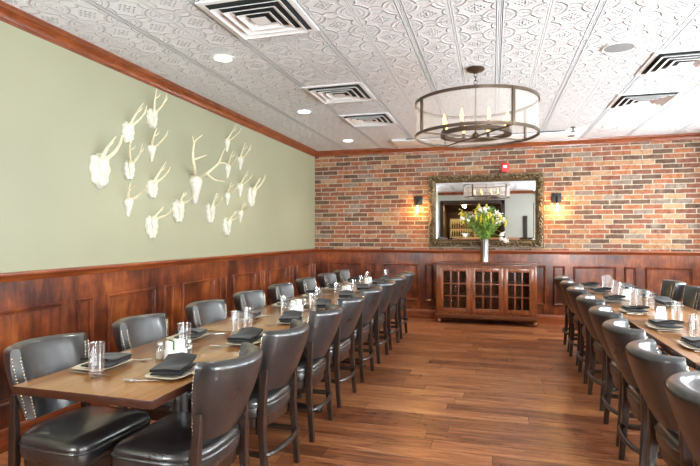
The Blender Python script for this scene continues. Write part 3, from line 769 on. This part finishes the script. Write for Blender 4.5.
# vase and flowers
VX, VY = -.118, 7.95
t = thing('flower_vase', 'tall silver ribbed vase standing on the cabinet', 'vase', (VX, VY, .9425))
bm = BM(); seg = 48; rings = []
for r, z in [(.050, 0), (.054, .006), (.052, .02), (.056, .15), (.061, .30), (.066, .345), (.062, .345), (.056, .30), (.050, .15), (.044, .02), (.01, .016)]:
    rings.append([((r+(.0022 if i % 4 < 2 else 0))*math.cos(2*PI*i/seg), (r+(.0022 if i % 4 < 2 else 0))*math.sin(2*PI*i/seg), z) for i in range(seg)])
loft(bm, rings); obj('body', bm, 'brushed_steel', t)
fl = thing('flower_bouquet', 'loose bouquet of green leaves, yellow sprays and white blooms in the silver vase', 'flowers', (VX, VY, 1.25))
rnd = random.Random(3)
bs, bl = BM(), BM()
def leafm(bm, base, d, L_, w, droop):
    base, d = Vector(base), Vector(d).normalized(); side = d.cross(Vector((0, 0, 1))); side.normalize(); n = 6; rows = []
    tw = rnd.uniform(-1, 1); side = Matrix.Rotation(tw, 3, d) @ side; up = side.cross(d)
    for i in range(n+1):
        s = i/n; c = base+d*(L_*s)+Vector((0, 0, -droop*s*s)); ww = w*math.sin(PI*min(.97, s*.95+.05))**.8
        rows.append([bm.verts.new(c-side*ww+up*ww*.35), bm.verts.new(c), bm.verts.new(c+side*ww+up*ww*.35)])
    for a, b in zip(rows, rows[1:]):
        for k in range(2): bm.faces.new((a[k], a[k+1], b[k+1], b[k]))
for k in range(66):
    a = rnd.uniform(0, 2*PI); sp = rnd.random()**.6; hgt = rnd.uniform(.34, .62)*(1-.30*sp); rad = sp*.40
    tip = Vector((rad*math.cos(a), rad*math.sin(a)*.55, hgt)); mid = Vector((rad*.25*math.cos(a), rad*.2*math.sin(a), hgt*.6)); st = Vector((.02*math.cos(a), .02*math.sin(a), -.10))
    pts = bez(st, mid, tip, 6); tube(bs, pts, [.003]*5+[.002, .0015], 5)
    for i in range(2, 6):
        for _ in range(2):
            p = pts[i]; dd = Vector((rnd.uniform(-1, 1), rnd.uniform(-1, 1), rnd.uniform(.1, 1.3)))
            leafm(bl, p, dd, rnd.uniform(.07, .15), rnd.uniform(.007, .014), rnd.uniform(0, .05))
    if k % 3 == 0:
        bw = BM(); ball(bw, tip, .026, u=8, v=6)
        for _ in range(9): ball(bw, tip+Vector((rnd.gauss(0, .02), rnd.gauss(0, .016), rnd.gauss(0, .022))), rnd.uniform(.007, .013), u=6, v=4)
        obj('white_bloom', bw, 'white_petal', fl)
    elif k % 3 == 1:
        by = BM(); ball(by, tip+Vector((0, 0, -.02)), .014, .8, .8, 3.2, u=8, v=6)
        for _ in range(10): ball(by, tip+Vector((rnd.gauss(0, .02), rnd.gauss(0, .016), rnd.gauss(-.02, .035))), rnd.uniform(.006, .011), u=6, v=4)
        obj('yellow_spray', by, 'yellow_petal', fl)
for (x, z) in ((.25, .12), (.30, .02), (.235, .05), (-.30, .1)):      # drooping white blooms
    tube(bs, bez((.01, 0, 0), (x*.6, -.03, z+.16), (x, -.05, z), 7), .0022, 5)
    bw = BM()
    for _ in range(14): ball(bw, Vector((x, -.05, z))+Vector((rnd.gauss(0, .02), rnd.gauss(0, .014), rnd.gauss(0, .02))), rnd.uniform(.009, .015), u=6, v=4)
    ball(bw, (x, -.05, z), .028, u=8, v=6)
    obj('white_bloom', bw, 'white_petal', fl)
for o_ in list(fl.children):
    for v in o_.data.vertices:
        if v.co.y > .07: v.co.y = .07+(v.co.y-.07)*.12
for b_ in (bs, bl):
    for v in b_.verts:
        if v.co.y > .07: v.co.y = .07+(v.co.y-.07)*.12
obj('stems', bs, 'stem_green', fl); obj('leaves', bl, 'leaf_green', fl)

# ------------------------------------------------------------------ mirror
def wall_mirror():
    X0, X1, Z0, Z1 = -1.012, .752, 1.160, 2.320
    cx, cz = (X0+X1)/2, (Z0+Z1)/2; t = thing('wall_mirror', 'large rectangular mirror in an ornate antique gilt frame on brick', 'mirror', (cx, WY, cz))
    a, b = (X1-X0)/2, (Z1-Z0)/2; W = .125
    bm = BM(); NP = 14
    def prof(s):  # height out of the wall across the frame, 0 outer .. 1 inner
        return .022+.040*math.sin(PI*min(1, s*1.15))**.8 + (.012 if s < .1 else 0) + (.010 if .86 < s < .96 else 0)
    def relief(u, s):
        q = (s-.48)/.34
        if abs(q) > 1: return 0
        e = (1-q*q)
        return e*.014*(math.sin(u*52+3.0*math.sin(u*26)+q*2.6)+.6*math.sin(u*104-q*5)+.5*math.sin(q*9+u*20))
    for side in range(4):
        Ls = (2*a if side % 2 == 0 else 2*b); n = int(Ls/.011)
        rows = []
        for i in range(n+1):
            row = []
            for k in range(NP+1):
                s = k/NP; ins = s*W; u = -Ls/2+ins+(Ls-2*ins)*i/n; out = prof(s)+relief(u+side*3, s)
                if k == 0: out = 0.002
                if k == NP: out = .014
                if side == 0: p = (u, -out, -b+ins)
                elif side == 1: p = (a-ins, -out, u)
                elif side == 2: p = (-u, -out, b-ins)
                else: p = (-a+ins, -out, -u)
                row.append(bm.verts.new(p))
            rows.append(row)
        for r0, r1 in zip(rows, rows[1:]):
            for k in range(NP): bm.faces.new((r0[k], r1[k], r1[k+1], r0[k+1]))
    bmesh.ops.remove_doubles(bm, verts=bm.verts[:], dist=1e-5)
    obj('frame', bm, 'antique_gilt', t)
    bm = BM(); ia, ib = a-W+.004, b-W+.004; bv = .035
    o_ = [(-ia, -.012, -ib), (ia, -.012, -ib), (ia, -.012, ib), (-ia, -.012, ib)]; i_ = [(-ia+bv, -.0150, -ib+bv), (ia-bv, -.0150, -ib+bv), (ia-bv, -.0150, ib-bv), (-ia+bv, -.0150, ib-bv)]
    bk = [(x, -.004, z) for x, y, z in o_]
    loft(bm, [bk, o_, i_]); obj('mirror_glass', bm, 'mirror_silver', t, smooth=False)
wall_mirror()

# ------------------------------------------------------------------ wall sconces, alarm
def sconce(x, z, label):
    t = thing('wall_sconce', label, 'wall lamp', (x, WY, z), group='sconces either side of the mirror')
    bm = BM(); box(bm, -.068, .068, -.022, -.001, -.075, .075, .006); obj('backplate', bm, 'black_iron', t)
    bm = BM(); tube(bm, bez((0, -.02, .01), (0, -.12, .05), (0, -.12, -.03), 8), .010, 10); obj('arm', bm, 'black_iron', t)
    bm = BM(); lathe(bm, [(.012, -.02), (.022, -.03), (.024, -.085), (.020, -.09)], 16, (0, -.12, 0)); obj('socket', bm, 'black_iron', t)
    bm = BM(); lathe(bm, [(.016, -.088), (.020, -.10), (.036, -.15), (.039, -.18), (.030, -.215), (.008, -.235)], 20, (0, -.12, 0)); b = obj('bulb', bm, 'bulb_glass', t)
    bm = BM()
    for k in range(4):
        q = k*PI/2; tube(bm, [(.006*math.cos(q), -.12+.006*math.sin(q), -.09), (.016*math.cos(q), -.12+.016*math.sin(q), -.15), (.010*math.cos(q+.6), -.12+.010*math.sin(q+.6), -.205)], .0045, 6)
    obj('filament', bm, 'edison_glow', b)
    l = bpy.data.lights.new('sconce_light', 'POINT'); l.energy = 9; l.color = (1, .56, .18); l.shadow_soft_size = .03
    lo = bpy.data.objects.new('sconce_light', l); COL.objects.link(lo); lo.location = (x, WY-.12, z-.16)
sconce(-1.178, 1.92, 'black wall sconce with bare amber bulb left of the mirror')
sconce(.930, 1.92, 'black wall sconce with bare amber bulb right of the mirror')
t = thing('fire_alarm', 'small red fire alarm strobe on the brick above the mirror', 'fire alarm', (.181, WY, 2.405))
bm = BM(); box(bm, -.058, .058, -.045, -.001, -.068, .068, .008, 3); obj('body', bm, 'alarm_red', t)
bm = BM(); box(bm, -.030, .030, -.060, -.045, -.005, .040, .006, 3); obj('strobe_lens', bm, 'white_ceramic', t)

# ------------------------------------------------------------------ chandelier
def chandelier():
    C = Vector((-.145, 4.46, 0)); t = thing('drum_chandelier', 'large round chandelier with sheer drum shade and candle bulbs', 'chandelier', (C.x, C.y, CZ))
    zt_, zb_ = 2.495-CZ, 2.215-CZ; Rr = .517; S = 72
    def band(bm, r, z0, z1, th=.006): lathe(bm, [(r-th, z0), (r+th, z0), (r+th, z1), (r-th, z1)], S, close=True)
    bm = BM(); lathe(bm, [(.075, -.001), (.078, -.012), (.062, -.026), (.03, -.034), (.012, -.045)], 28); obj('canopy', bm, 'bronze_metal', t)
    bm = BM()
    for k in range(4):
        z = -.052-k*.032; pts = []
        for i in range(13):
            q = 2*PI*i/12; pts.append((.013*math.cos(q), 0, z-.022*math.sin(q)-.008) if k % 2 == 0 else (0, .013*math.cos(q), z-.022*math.sin(q)-.008))
        tube(bm, pts, .0035, 6)
    obj('chain', bm, 'bronze_metal', t)
    bm = BM(); lathe(bm, [(.007, -.175), (.007, zb_+.01)], 10); lathe(bm, [(.02, zb_-.02), (.03, zb_-.01), (.03, zb_+.012), (.012, zb_+.03)], 16); obj('stem', bm, 'bronze_metal', t)
    bm = BM(); band(bm, Rr, zt_-.012, zt_+.012); obj('top_rim', bm, 'bronze_metal', t)
    bm = BM(); band(bm, Rr, zb_-.012, zb_+.012); obj('bottom_rim', bm, 'bronze_metal', t)
    bm = BM(); lathe(bm, [(Rr-.007, zb_), (Rr-.007, zt_), (Rr-.0085, zt_), (Rr-.0085, zb_)], S, close=True); obj('lamp_shade', bm, 'sheer_shade', t)
    vd = math.atan2(-C.y, -C.x)     # direction towards the viewer
    angs = [vd+R(q) for q in (-57, 33, 123, 213)]
    for q in angs:
        bm = BM(); m = Matrix.Rotation(q, 4, 'Z'); n0 = len(bm.verts); box(bm, Rr-.007, Rr+.009, -.013, .013, zb_-.01, zt_+.01, .002)
        bmesh.ops.transform(bm, matrix=m, verts=bm.verts[:]); obj('strap', bm, 'bronze_metal', t)
    for q in (angs[0], angs[1]):
        bm = BM(); box(bm, -Rr, Rr, -.010, .010, zb_-.010, zb_-.002, .001); bmesh.ops.transform(bm, matrix=Matrix.Rotation(q, 4, 'Z'), verts=bm.verts[:]); obj('cross_bar', bm, 'bronze_metal', t)
    bm = BM(); lathe(bm, [(.262, zb_-.002), (.300, zb_-.002), (.300, zb_+.030), (.262, zb_+.030)], 56, close=True); obj('candle_ring', bm, 'bronze_metal', t)
    for k in range(8):
        q = vd+R(22+45*k); x, y = .281*math.cos(q), .281*math.sin(q)
        bm = BM(); lathe(bm, [(.022, zb_+.029), (.024, zb_+.036), (.013, zb_+.040), (.013, zb_+.075), (.010, zb_+.077)], 16, (x, y, 0)); ca = obj('candle_sleeve', bm, 'bronze_metal', t)
        bm = BM(); lathe(bm, [(.008, zb_+.076), (.012, zb_+.090), (.0165, zb_+.118), (.012, zb_+.150), (.005, zb_+.175), (.001, zb_+.188)], 14, (x, y, 0)); obj('bulb', bm, 'candle_glow', ca)
chandelier()

# ------------------------------------------------------------------ ceiling fittings
def vent_proto(label, g):
    t = thing('ceiling_vent', label, 'air vent', group=g); H_ = .285
    bm = BM(); box(bm, -H_+.01, H_-.01, -H_+.01, H_-.01, -.006, -.001); obj('duct_shade', bm, 'vent_cavity', t, smooth=False)  # flat dark plate stands in for the duct's shade
    def ring(bm, o, zo, i, zi, th=.003):
        P = lambda h, z: [(-h, -h, z), (h, -h, z), (h, h, z), (-h, h, z)]
        loft(bm, [P(o, zo), P(i, zi), P(i-th, zi-.001), P(o-th, zo-.002), P(o, zo)], True, False, False); bmesh.ops.remove_doubles(bm, verts=bm.verts[:], dist=1e-6)
    bm = BM(); P = lambda h, z: [(-h, -h, z), (h, -h, z), (h, h, z), (-h, h, z)]
    loft(bm, [P(.302, -.0005), P(.302, -.008), P(.272, -.010), P(.262, -.006)], True, False, False); obj('frame', bm, 'white_metal', t, smooth=False)
    for o in (.240, .178, .116):
        bm = BM(); ring(bm, o, -.026, o-.034, -.007); ring(bm, o+.004, -.030, o, -.026); obj('louver', bm, 'white_metal', t, smooth=False)
    bm = BM(); loft(bm, [P(.056, -.026), P(.010, -.012)]); obj('center_cone', bm, 'white_metal', t, smooth=False)
    return t
VN = [(-1.475, 3.02, 'square ceiling vent nearest the camera above the left tables'), (-1.495, 4.86, 'square ceiling vent in middle of left ceiling, left of chandelier'), (-1.49, 6.07, 'square ceiling vent above left tables, farthest back'),
      (1.53, 4.75, 'square ceiling vent above the right tables, nearer the camera'), (1.54, 5.99, 'square ceiling vent above the right tables, nearer the brick wall')]
v0 = None
for x, y, lab in VN:
    if v0 is None: v0 = vent_proto(lab, 'ceiling vents'); v0.location = (x, y, CZ)
    else: dup(v0, (x, y, CZ), 0, lab, 'ceiling vents')
d0 = None
def down_proto(label, g):
    t = thing('recessed_downlight', label, 'downlight', group=g)
    bm = BM(); lathe(bm, [(.066, -.001), (.095, -.001), (.095, -.006), (.088, -.010), (.070, -.007)], 36, close=True); obj('trim_ring', bm, 'white_metal', t)
    bm = BM(); lathe(bm, [(.069, -.0015), (.069, -.005), (.001, -.006)], 36); obj('lens', bm, 'downlight_glow', t)
    return t
DL = [(-2.115, 3.634, 'round recessed downlight nearest the camera by the sage wall'), (-2.123, 5.47, 'round recessed downlight by the sage wall, second along'), (-2.13, 7.34, 'round recessed downlight in the far left ceiling corner'), (1.49, 7.315, 'round recessed downlight in the far right ceiling, by the brick wall'),
      (-2.115, 1.80, 'added unseen downlight above the camera end of left tables'), (1.49, 1.80, 'added unseen downlight above the camera end of right tables'), (1.49, 3.55, 'added downlight above the right tables, outside the frame')]  # last three are out of view, added for more light
for x, y, lab in DL:
    if d0 is None: d0 = down_proto(lab, 'recessed downlights'); d0.location = (x, y, CZ)
    else: dup(d0, (x, y, CZ), 0, lab, 'recessed downlights')
    l = bpy.data.lights.new('downlight_beam', 'SPOT'); l.energy = 40; l.color = (1, .92, .80); l.spot_size = R(105); l.spot_blend = .7; l.shadow_soft_size = .06
    lo = bpy.data.objects.new('downlight_beam', l); COL.objects.link(lo); lo.location = (x, y, CZ-.015)
t = thing('ceiling_speaker', 'flat round grey speaker grille in the right ceiling', 'speaker', (.926, 4.255, CZ))
bm = BM(); lathe(bm, [(.105, -.001), (.122, -.001), (.122, -.006), (.112, -.012), (.104, -.008)], 40, close=True); obj('rim', bm, 'white_metal', t)
simple('speaker_mesh', srgb(140, 142, 144), .6, nscale=500, var=.2, bump=.4)
bm = BM(); lathe(bm, [(.106, -.002), (.106, -.007), (.05, -.010), (.001, -.011)], 40); obj('grille', bm, 'speaker_mesh', t)
t = thing('fire_sprinkler', 'small dark fire sprinkler head hanging from ceiling near brick wall', 'sprinkler', (1.03, 7.25, CZ))
bm = BM(); lathe(bm, [(.034, -.001), (.030, -.008), (.010, -.010)], 18); obj('escutcheon', bm, 'bronze_metal', t)
bm = BM(); lathe(bm, [(.009, -.008), (.009, -.05), (.006, -.055)], 10); lathe(bm, [(.032, -.058), (.032, -.062)], 14); obj('head', bm, 'black_iron', t)
t = thing('ceiling_screen_case', 'long smooth white housing flat on ceiling before the brick wall', 'screen housing', (-.15, 7.72, CZ))
bm = BM(); box(bm, -1.32, 1.34, -.30, .30, -.035, -.001, .006); obj('housing', bm, 'smooth_white_panel', t)
bm = BM(); box(bm, -1.10, 1.10, -.312, -.301, -.020, -.008); obj('slot', bm, 'vent_cavity', t, smooth=False)
bm = BM(); box(bm, 1.18, 1.26, -.06, .02, -.040, -.0352, .002); obj('indicator', bm, 'vent_cavity', t)

# ------------------------------------------------------------------ antler mounts on the sage wall
AM = [  # skull centre, top y, bottom y, plaque?, antler tips (all in photograph pixels)
 ((102.5, 169), 153, 187, 2, [(116, 136.5), (122, 135.5)]), ((130.5, 131.5), 121, 142, 1, [(143.4, 103), (147, 106)]), ((154.5, 117.5), 108, 127, 1, [(157, 88.5), (167, 93.5)]),
 ((131, 169), 159, 179, 1, [(130.5, 140), (142, 144)]), ((154, 153), 145, 162, 0, [(157, 128), (168, 130.5)]), ((154.5, 188), 178, 197, 1, [(166, 162), (170.5, 167)]),
 ((131, 207), 197, 216, 0, [(130.6, 183), (147, 185)]), ((154, 226), 214, 237, 1, [(163, 207), (172.5, 209)]), ((197, 189), 174, 203, 0, None),
 ((180.5, 210), 198, 221, 1, [(184.5, 192), (193, 195.5)]), ((212, 212), 202, 222, 1, [(217, 193), (221.5, 197)]), ((228.6, 226), 217, 235, 1, [(236, 211), (240.5, 215)]),
 ((229, 145), 138, 151, 0, [(237, 124), (241.5, 128)]), ((229.5, 171), 164, 178, 0, [(233, 151), (237.5, 155)]), ((242, 163), 156, 170, 0, [(245.4, 143), (251, 144.5)]),
 ((229.2, 198.5), 192, 205, 0, [(231.5, 182), (237.5, 186)]), ((241.6, 190), 183, 197, 0, [(248, 171), (252.5, 174)]), ((253, 196), 186, 206, 1, [(260, 178), (265.5, 175)]), ((242, 216), 209, 222, 0, [(244.5, 201), (248.5, 205)])]
AL = ['white skull mount farthest left on sage wall, big scalloped plaque with ball', 'white antler mount up and right of the farthest-left plaque mount', 'white antler mount highest on the wall in the left cluster',
 'white antler mount beside the farthest-left plaque, middle of second column', 'white wedge-shaped antler mount just under the highest one', 'white antler mount with near-parallel antlers, third down in left cluster', 'white wedge skull mount lowest in the second column of left cluster',
 'white antler mount lowest in the left cluster, on scalloped plaque', 'largest white skull with big branching antlers, middle of the wall', 'white plaque mount just left below the largest antlered skull', 'white plaque mount just right below the largest antlered skull',
 'white plaque mount lowest of the right cluster', 'white antler mount highest of the right cluster, near the crown moulding', 'white wedge skull mount under the highest one of right cluster', 'white antler mount right of the right cluster top, second highest',
 'white wedge skull mount in middle of right cluster, left column', 'white antler mount in middle of right cluster, right column', 'white plaque mount farthest right, nearest the brick wall', 'small white skull mount low in right cluster, right column']
def mount(idx):
    (cxp, cyp), ty, by_, kind, tips = AM[idx]
    c = onx(cxp, cyp, WX+.035); d = FPX*(CAM_H-onx(cxp, ty, WX+.03).z+(-CAM_H+onx(cxp, by_, WX+.03).z))
    h = abs(onx(cxp, ty, WX+.03).z-onx(cxp, by_, WX+.03).z)
    t = thing('antler_mount', AL[idx], 'wall decoration', (WX, c.y, c.z), group='white antler mounts on the sage wall')
    rg = random.Random(idx)
    if kind:                                                       # scalloped plaque
        bm = BM(); n = 72; pw = h*(.36 if kind == 1 else .37); ph = h*.5
        def outl(k, x):
            o = []
            for i in range(n):
                a = 2*PI*i/n; r = 1+.07*math.cos(a*(10 if kind == 1 else 8))-.10*math.sin(a)*(abs(math.sin(a)))
                yy = pw*r*math.copysign(abs(math.cos(a))**.75, math.cos(a))*(1+.12*math.sin(a)); o.append((x, yy*k, ph*r*.98*math.sin(a)*k))
            return o
        loft(bm, [outl(1, .001), outl(1, .018), outl(.93, .026), outl(.5, .028)]); obj('plaque', bm, 'white_plaster', t)
        if kind == 2:
            bm = BM(); ball(bm, (.035, 0, -h*.40), h*.14, .7, 1, 1, 16, 10); obj('ball_finial', bm, 'white_plaster', t)
    x0 = .022 if kind else .001; sh = h*(.40 if kind else .5); sw = sh*(.60 if kind != 0 else .80)
    bm = BM(); rings = []; N = 28
    pf = [(1.0, .30, .40), (.90, .56, .62), (.72, .68, .78), (.50, .80, .86), (.30, .74, .84), (.10, .52, .74), (-.15, .40, .62), (-.40, .33, .50), (-.65, .30, .42), (-.85, .26, .34), (-1.0, .15, .18)]
    for v, w, dp in pf:
        r = []
        for i in range(N):
            a = 2*PI*i/N; yy = math.cos(a)*w*sw; out = (max(0, math.sin(a))**.8)*dp*sh*.62
            # eye sockets and nose opening
            for ey in (-1, 1):
                k = math.exp(-((yy-ey*.48*sw)/(.17*sw))**2-((v-.34)/.15)**2); out -= k*.30*sh*(1 if math.sin(a) > 0 else 0)
            out -= math.exp(-(yy/(.12*sw))**2-((v+.72)/.17)**2)*.12*sh*(1 if math.sin(a) > 0 else 0)
            r.append((x0+max(out, 0)+(.004 if math.sin(a) > 0 else 0), yy, v*sh))
        rings.append(r)
    loft(bm, rings); obj('skull', bm, 'white_plaster', t)
    org = Vector((WX, c.y, c.z)); rbase = max(.012, h*.068)
    if tips:
        for k, tp in enumerate(tips):
            s = -1 if k == 0 else 1
            tip = onx(tp[0], tp[1], WX+.10+.09*k)-org
            b = Vector((x0+sh*.30, s*sw*.30, sh*.78)); mid = (b+tip)/2+Vector((-.01, s*h*.20, .0))+Vector((.02, 0, -h*.08))
            pts = bez(b, mid, tip, 9); bm = BM(); tube(bm, pts, [rbase*(1-.72*i/9)*(1+.10*rg.uniform(-1, 1)) for i in range(10)], 8)
            ball(bm, b, rbase*1.45, u=8, v=6)
            q = pts[5]; tube(bm, [q, q+Vector((.035, -s*.008, h*.13)), q+Vector((.05, -s*.01, h*.26))], [rbase*.55, rbase*.4, rbase*.12], 6)
            obj('antler', bm, 'aged_bone', t)
    else:
        P = lambda px, py, out: onx(px, py, WX+out)-org
        def branch(bm, pts, r0, r1):
            # smooth polyline
            out = []; n = len(pts)
            for i in range(n-1):
                p0, p1, p2, p3 = pts[max(i-1, 0)], pts[i], pts[i+1], pts[min(i+2, n-1)]
                for s in [k/5 for k in range(5)]:
                    out.append(.5*((2*p1)+(p2-p0)*s+(2*p0-5*p1+4*p2-p3)*s*s+(3*p1-p0-3*p2+p3)*s**3))
            out.append(pts[-1]); m = len(out)-1
            tube(bm, out, [r0+(r1-r0)*i/m for i in range(m+1)], 9)
        bL = Vector((x0+sh*.25, -sw*.35, sh*.85)); bR = Vector((x0+sh*.25, sw*.35, sh*.85))
        bm = BM(); ball(bm, bL, .026, u=10, v=8)
        branch(bm, [bL, P(194.5, 167, .12), P(193, 157, .13), P(193.6, 146, .14), P(196, 140, .15), P(202.5, 135, .17)], .017, .005)
        branch(bm, [P(193.2, 160, .13), P(200, 157.5, .19), P(207, 155, .24)], .011, .003); branch(bm, [P(194, 144, .14), P(193.2, 140, .13), P(192.6, 136, .12)], .009, .003)
        obj('antler', bm, 'aged_bone', t)
        bm = BM(); ball(bm, bR, .026, u=10, v=8)
        branch(bm, [bR, P(206, 174, .16), P(213, 168.5, .20), P(218.6, 163, .22), P(221.5, 156, .22), P(225, 148.5, .22)], .017, .005)
        branch(bm, [P(218.6, 163, .22), P(224, 163, .26), P(229, 164.8, .28)], .011, .003); branch(bm, [P(207, 174, .16), P(215, 180, .26), P(225, 181.5, .32)], .012, .003)
        obj('antler', bm, 'aged_bone', t)
for i in range(len(AM)): mount(i)

# ------------------------------------------------------------------ the bar seen in the mirror
def mirpt(x, y, Y):
    r = ray(x, y); Lp = WY+(WY-Y); return Vector((r[0]/r[1]*Lp, Y, CAM_H+r[2]/r[1]*Lp))
t = thing('back_bar', 'dark wooden back bar with lit shelves, reflected in the mirror', 'bar shelf', (-2.1, -5.9, 0))
bm = BM(); box(bm, .25, 1.7, -.22, .22, 0, .98, .006); obj('counter', bm, 'bar_wood', t)
bm = BM(); box(bm, .25, 1.7, -.235, -.205, 1.0, 2.3); obj('glow_backing', bm, 'bar_glow', t, smooth=False)  # panel glows in place of yellow light on the shelves
for z in (1.28, 1.62):
    bm = BM(); box(bm, .27, 1.65, -.2, .12, z, z+.03); obj('shelf', bm, 'bar_wood', t, smooth=False)
bm = BM(); box(bm, .22, 1.75, -.22, .25, 2.05, 2.35); box(bm, .22, .30, -.22, .2, .98, 2.05); box(bm, 1.24, 1.30, -.22, .2, .98, 2.05); box(bm, 1.62, 1.75, -.22, .2, .98, 2.05); obj('cornice', bm, 'bar_wood', t, smooth=False)
b0 = {}
k = 0
for z, zz in ((1.0, .985), (1.31, 1.3105), (1.65, 1.6505)):
    for i in range(9):
        x = -1.72+i*.098+(.02 if z > 1.2 else 0); m = ['bottle_green', 'bottle_amber', 'bottle_clear'][(i*2+k) % 3]; k += 1
        cl = {'bottle_green': 'dark green', 'bottle_amber': 'amber', 'bottle_clear': 'pale'}[m]
        lab = '%s bottle on the lit back bar behind the camera' % cl; g = cl+' bottles on the back bar'
        if m not in b0:
            bm = BM(); lathe(bm, [(.034, 0), (.037, .006), (.037, .15), (.030, .18), (.014, .20), (.013, .26), (.015, .262), (.015, .275)], 16); o = obj('liquor_bottle', bm, m); tag(o, lab, 'bottle', g); o.location = (x, -5.85, zz); b0[m] = o
        else: dup(b0[m], (x, -5.85, zz), 0, lab, g)
def pendant(x, y, z, r, lab):
    t = thing('pendant_lamp', lab, 'lamp', (x, y, CZ), group='amber pendant lamps over the bar')
    bm = BM(); tube(bm, [(0, 0, -.001), (0, 0, z-CZ+.12)], .006, 6); obj('cord', bm, 'black_iron', t)
    bm = BM(); lathe(bm, [(.03, z-CZ+.13), (r*.6, z-CZ+.10), (r, z-CZ), (r-.006, z-CZ), (r*.56, z-CZ+.09), (.02, z-CZ+.12)], 28); obj('lamp_shade', bm, 'amber_glass', t)
    l = bpy.data.lights.new('pendant_light', 'POINT'); l.energy = 22; l.color = (1, .62, .28); l.shadow_soft_size = .06
    lo = bpy.data.objects.new('pendant_light', l); COL.objects.link(lo); lo.location = (x, y, z-.06)
p = mirpt(464.5, 203, -3.2); pendant(p.x, -3.2, p.z-.06, .24, 'wide amber glass pendant lamp over the bar')
p = mirpt(468, 217, -4.6); pendant(p.x, -4.6, p.z-.06, .17, 'smaller amber pendant lamp deeper in the bar')
t = thing('bar_counter', 'dark wooden bar counter in the room behind the camera', 'bar', (-2.2, -4.6, 0))
bm = BM(); box(bm, .35, 1.9, -.25, .25, 0, 1.05, .01); obj('counter_body', bm, 'bar_wood', t)
bm = BM(); box(bm, .32, 1.98, -.33, .33, 1.05, 1.09, .01); obj('counter_top', bm, 'espresso_wood', t)
bm = BM(); box(bm, .95, 1.08, FY+.002, FY+.035, 1.20, 1.98, .006); tag(obj('narrow_frame', bm, 'charcoal_frame'), 'tall narrow dark frame on the pale wall, seen in the mirror', 'frame')

# ------------------------------------------------------------------ daylight, and fill lamps added outside the windows
def area(name, loc, rot, sx, sy, e, col):
    l = bpy.data.lights.new(name, 'AREA'); l.shape = 'RECTANGLE'; l.size = sx; l.size_y = sy; l.energy = e; l.color = col
    o = bpy.data.objects.new(name, l); COL.objects.link(o); o.location = loc; o.rotation_euler = rot; return o
for i, (a, b) in enumerate(WIN):
    area('window_daylight', (RX+.45, (a+b)/2, (WZ0+WZ1)/2+.1), (0, R(90), 0), WZ1-WZ0+.3, b-a+.3, 118, (.95, .97, 1))
    area('ceiling_fill', (RX+2.2, (a+b)/2, .25), (0, R(118), 0), 2.0, b-a+1.2, 185, (.90, .95, 1))  # upward lamp added outside to brighten the ceiling
area('front_fill', (2.25, FY-.5, 1.75), (R(90), 0, 0), 1.6, 1.6, 330, (.95, .97, 1))  # fill lamp for the added right-hand front window
area('ceiling_fill', (2.25, FY-2.0, .25), (R(118), 0, 0), 1.75, 2.0, 520, (.90, .95, 1))  # added uplight, lifts the ceiling from the front
area('front_fill', (-2.43, FY-.5, 1.75), (R(90), 0, 0), .9, 1.5, 70, (.97, .98, 1))  # fill lamp for the added left-hand front window
area('ceiling_fill', (-2.43, FY-2.0, .25), (R(118), 0, 0), 1.0, 2.0, 420, (.90, .95, 1))  # added uplight for the left half of the ceiling
for bx, by in ((-1.4, -2.4), (-.4, -2.4), (.6, -2.4), (-1.4, -4.0), (.3, -4.0)):  # unseen ceiling lamps added to light the bar
    dup(d0, (bx, by, CZ), 0, 'added unseen downlight in the bar behind the camera', 'added downlights of the bar')
    l = bpy.data.lights.new('downlight_beam', 'SPOT'); l.energy = 30; l.color = (1, .84, .66); l.spot_size = R(110); l.spot_blend = .7; l.shadow_soft_size = .06
    lo = bpy.data.objects.new('downlight_beam', l); COL.objects.link(lo); lo.location = (bx, by, CZ-.015)
W = bpy.data.worlds.new('daylight'); bpy.context.scene.world = W; W.use_nodes = True
nt = W.node_tree; bgn = nt.nodes['Background']; bgn.inputs[0].default_value = (.86, .93, 1, 1); bgn.inputs[1].default_value = 2.0

# ------------------------------------------------------------------ camera and picture settings
cam = bpy.data.cameras.new('camera'); co = bpy.data.objects.new('camera', cam); COL.objects.link(co)
co.location = (0, 0, CAM_H); co.rotation_euler = (R(90), 0, YAW)
cam.sensor_width = 36; cam.lens = FPX/700*36; cam.shift_y = (HY-233)/700; cam.clip_start = .05
sc = bpy.context.scene; sc.camera = co
sc.view_settings.view_transform = 'Standard'; sc.view_settings.look = 'None'; sc.view_settings.gamma = 1; sc.view_settings.use_curve_mapping = False
sc.view_settings.exposure = 0.86
sc.cycles.max_bounces = 10; sc.cycles.diffuse_bounces = 6; sc.cycles.transparent_max_bounces = 24; sc.cycles.use_denoising = True
sc.cycles.sample_clamp_indirect = 6; sc.cycles.caustics_reflective = False; sc.cycles.caustics_refractive = False
